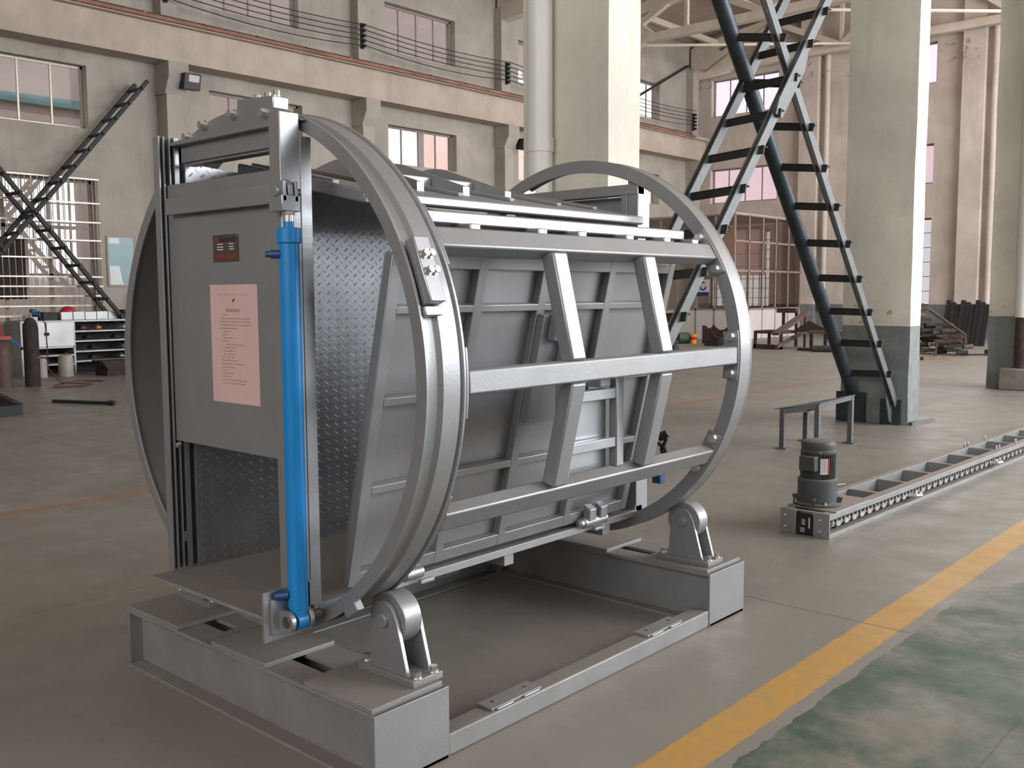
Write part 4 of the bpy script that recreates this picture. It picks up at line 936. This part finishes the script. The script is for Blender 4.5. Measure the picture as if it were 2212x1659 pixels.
while y<L-.05:
    b.cyl((-.322,y,.080),(-.268,y,.080),.009,8)
    b.beam((-.268,y-.006,.080),(-.268,y+.046,.080),.005,.030) if k%2 else b.beam((-.282,y-.006,.080),(-.282,y+.046,.080),.005,.026); b.box(-.272,-.266,y-.006,y+.006,.080,.112)
    y+=.060; k+=1
C('drive_chain',b,'bolt_steel',None,0)
C('chain_guide',B().box(-.325,-.285,4.1,L-.1,.046,.054),'rust_dark',None,0)
for y in (5.25,7.1):
    C('pusher_dog',B().tube([(-.27,y,.085),(-.22,y+.03,.085),(-.20,y+.09,.083),(-.23,y+.16,.083),(-.26,y+.17,.083),(-.25,y+.1,.083)],.011,8),'bolt_steel',None,0)
for y in (7.35,7.43,7.9): 
    C('stud',B().cyl((-.57,y,.155),(-.57,y,.20),.008,8),'bolt_steel'); C('stud',B().cyl((-.30,y,.155),(-.30,y,.20),.008,8),'bolt_steel')
mx,my=-.462,4.22
MT=part('gear_unit',B().lathe((mx,my,.163),(0,0,1),[(.155,0),(.155,.018),(.128,.022),(.128,.172),(.118,.180)],40),'motor_grey',CV,.002)
for k in range(4):
    a=PI/4+PI/2*k; part('flange_bolt',B().hexbolt((mx+.142*math.cos(a),my+.142*math.sin(a),.181),(0,0,1),.010,.018),'bolt_steel',MT)
for k in range(4):
    a=PI/2*k+.3; part('gusset_rib',B().beam((mx+.125*math.cos(a),my+.125*math.sin(a),.20),(mx+.155*math.cos(a),my+.155*math.sin(a),.19),.012,.05),'motor_grey',MT)
MO=part('electric_motor',B().lathe((mx,my,.343),(0,0,1),[(.098,0),(.098,.17)],40),'motor_grey',CV)
fb=B()
for k in range(40):
    a=2*PI*k/40; fb.beam((mx+.104*math.cos(a),my+.104*math.sin(a),.345),(mx+.104*math.cos(a),my+.104*math.sin(a),.512),.016,.0035,(-math.sin(a),math.cos(a),0))
part('cooling_fins',fb,'motor_grey',MO)
part('fan_cowl',B().lathe((mx,my,.508),(0,0,1),[(.112,0),(.114,.018),(.108,.022),(.110,.045),(.112,.060),(.104,.078),(.085,.086),(.03,.088)],40),'motor_grey',MO,.001)
d=Vector((CX-mx,CY-my,0)).normalized(); sx=Vector((-d.y,d.x,0))
tc=Vector((mx,my,.435))+(d*.75-sx*.0).normalized()*.0
tdir=Vector((-.10,-1,0)).normalized()
def fbox(c,dirn,depth,wd,ht,off):
    s_=Vector((-dirn.y,dirn.x,0)); o0=Vector(c)+dirn*off
    q=lambda e:[o0+dirn*e+s_*(a*wd/2)+Vector((0,0,bb*ht/2)) for a,bb in ((-1,-1),(1,-1),(1,1),(-1,1))]
    return B().hexa(q(0),q(depth))
part('terminal_box',fbox((mx,my,.448),tdir,.055,.115,.10,.09),'motor_grey',MO,.008)
ldir=Vector((.72,-.69,0)).normalized()
lb=part('motor_label',fbox((mx,my,.43),ldir,.004,.058,.105,.108),'label_white',MO,.001)
part('label_edge',fbox((mx+.028*.69,my+.028*.72,.43),ldir,.005,.012,.105,.108),'label_red',lb)
b=B(); s_=Vector((-ldir.y,ldir.x,0))
for k in range(9):
    z=.475-.010*k; c=Vector((mx,my,z))+ldir*.1125; b.hexa([c+s_*(-.022),c+s_*(.012),c+s_*(.012)+Vector((0,0,.003)),c+s_*(-.022)+Vector((0,0,.003))],[c+ldir*.0005+s_*(-.022),c+ldir*.0005+s_*(.012),c+ldir*.0005+s_*(.012)+Vector((0,0,.003)),c+ldir*.0005+s_*(-.022)+Vector((0,0,.003))])
part('printed_lines',b,'ink',lb)
part('lifting_eye',B().cyl((mx+.06,my-.10,.525),(mx+.07,my-.115,.525),.008,8),'yellow_grease',MO)
part('inner_gear',B().cyl((-.43,4.02,.05),(-.43,4.02,.148),.045,20),'yellow_grease',CV)
part('oil_plug',B().cyl((mx+.12,my+.03,.30),(mx+.17,my+.05,.31),.008,8),'bolt_steel',MT)
# ================================================================ SMALL STEEL STAND
ST=thing('steel_stand','small grey four-legged steel stand in front of the braced pillar','stand',(-1.98,7.5,0))
A=Vector((-2.15,7.14,0)); Bq=Vector((-2.20,7.78,0)); Cq=Vector((-1.83,7.24,0)); Dq=Vector((-1.77,7.90,0))
hs={0:.40,1:.35,2:.465,3:.50}
for k,p in enumerate((A,Bq,Cq,Dq)):
    lg=part('leg',B().box(p.x-.025,p.x+.025,p.y-.025,p.y+.025,.01,hs[k]),'brace_grey',ST,.003)
    part('foot_plate',B().box(p.x-.06,p.x+.06,p.y-.05,p.y+.05,0,.012),'brace_grey',lg)
Z=lambda p,k,d=0: Vector((p.x,p.y,hs[k]+d))
part('frame_angle',B().beam(Z(A,0,-.02),Z(Cq,2,-.02),.04,.045).beam(Z(Bq,1,-.02),Z(Dq,3,-.02),.04,.045).beam(Z(A,0,-.02),Z(Bq,1,-.02),.04,.045).beam(Z(Cq,2,-.02),Z(Dq,3,-.02),.04,.045),'brace_grey',ST,.002)
cor=[Z(A,0,.003)+Vector((-.10,-.02,-.012)),Z(Cq,2,.003)+Vector((.04,-.02,.004)),Z(Dq,3,.003)+Vector((.04,.02,.004)),Z(Bq,1,.003)+Vector((-.10,.02,-.012))]
part('top_sheet',B().hexa(cor,[c+Vector((0,0,.006)) for c in cor]),'brace_grey',ST)
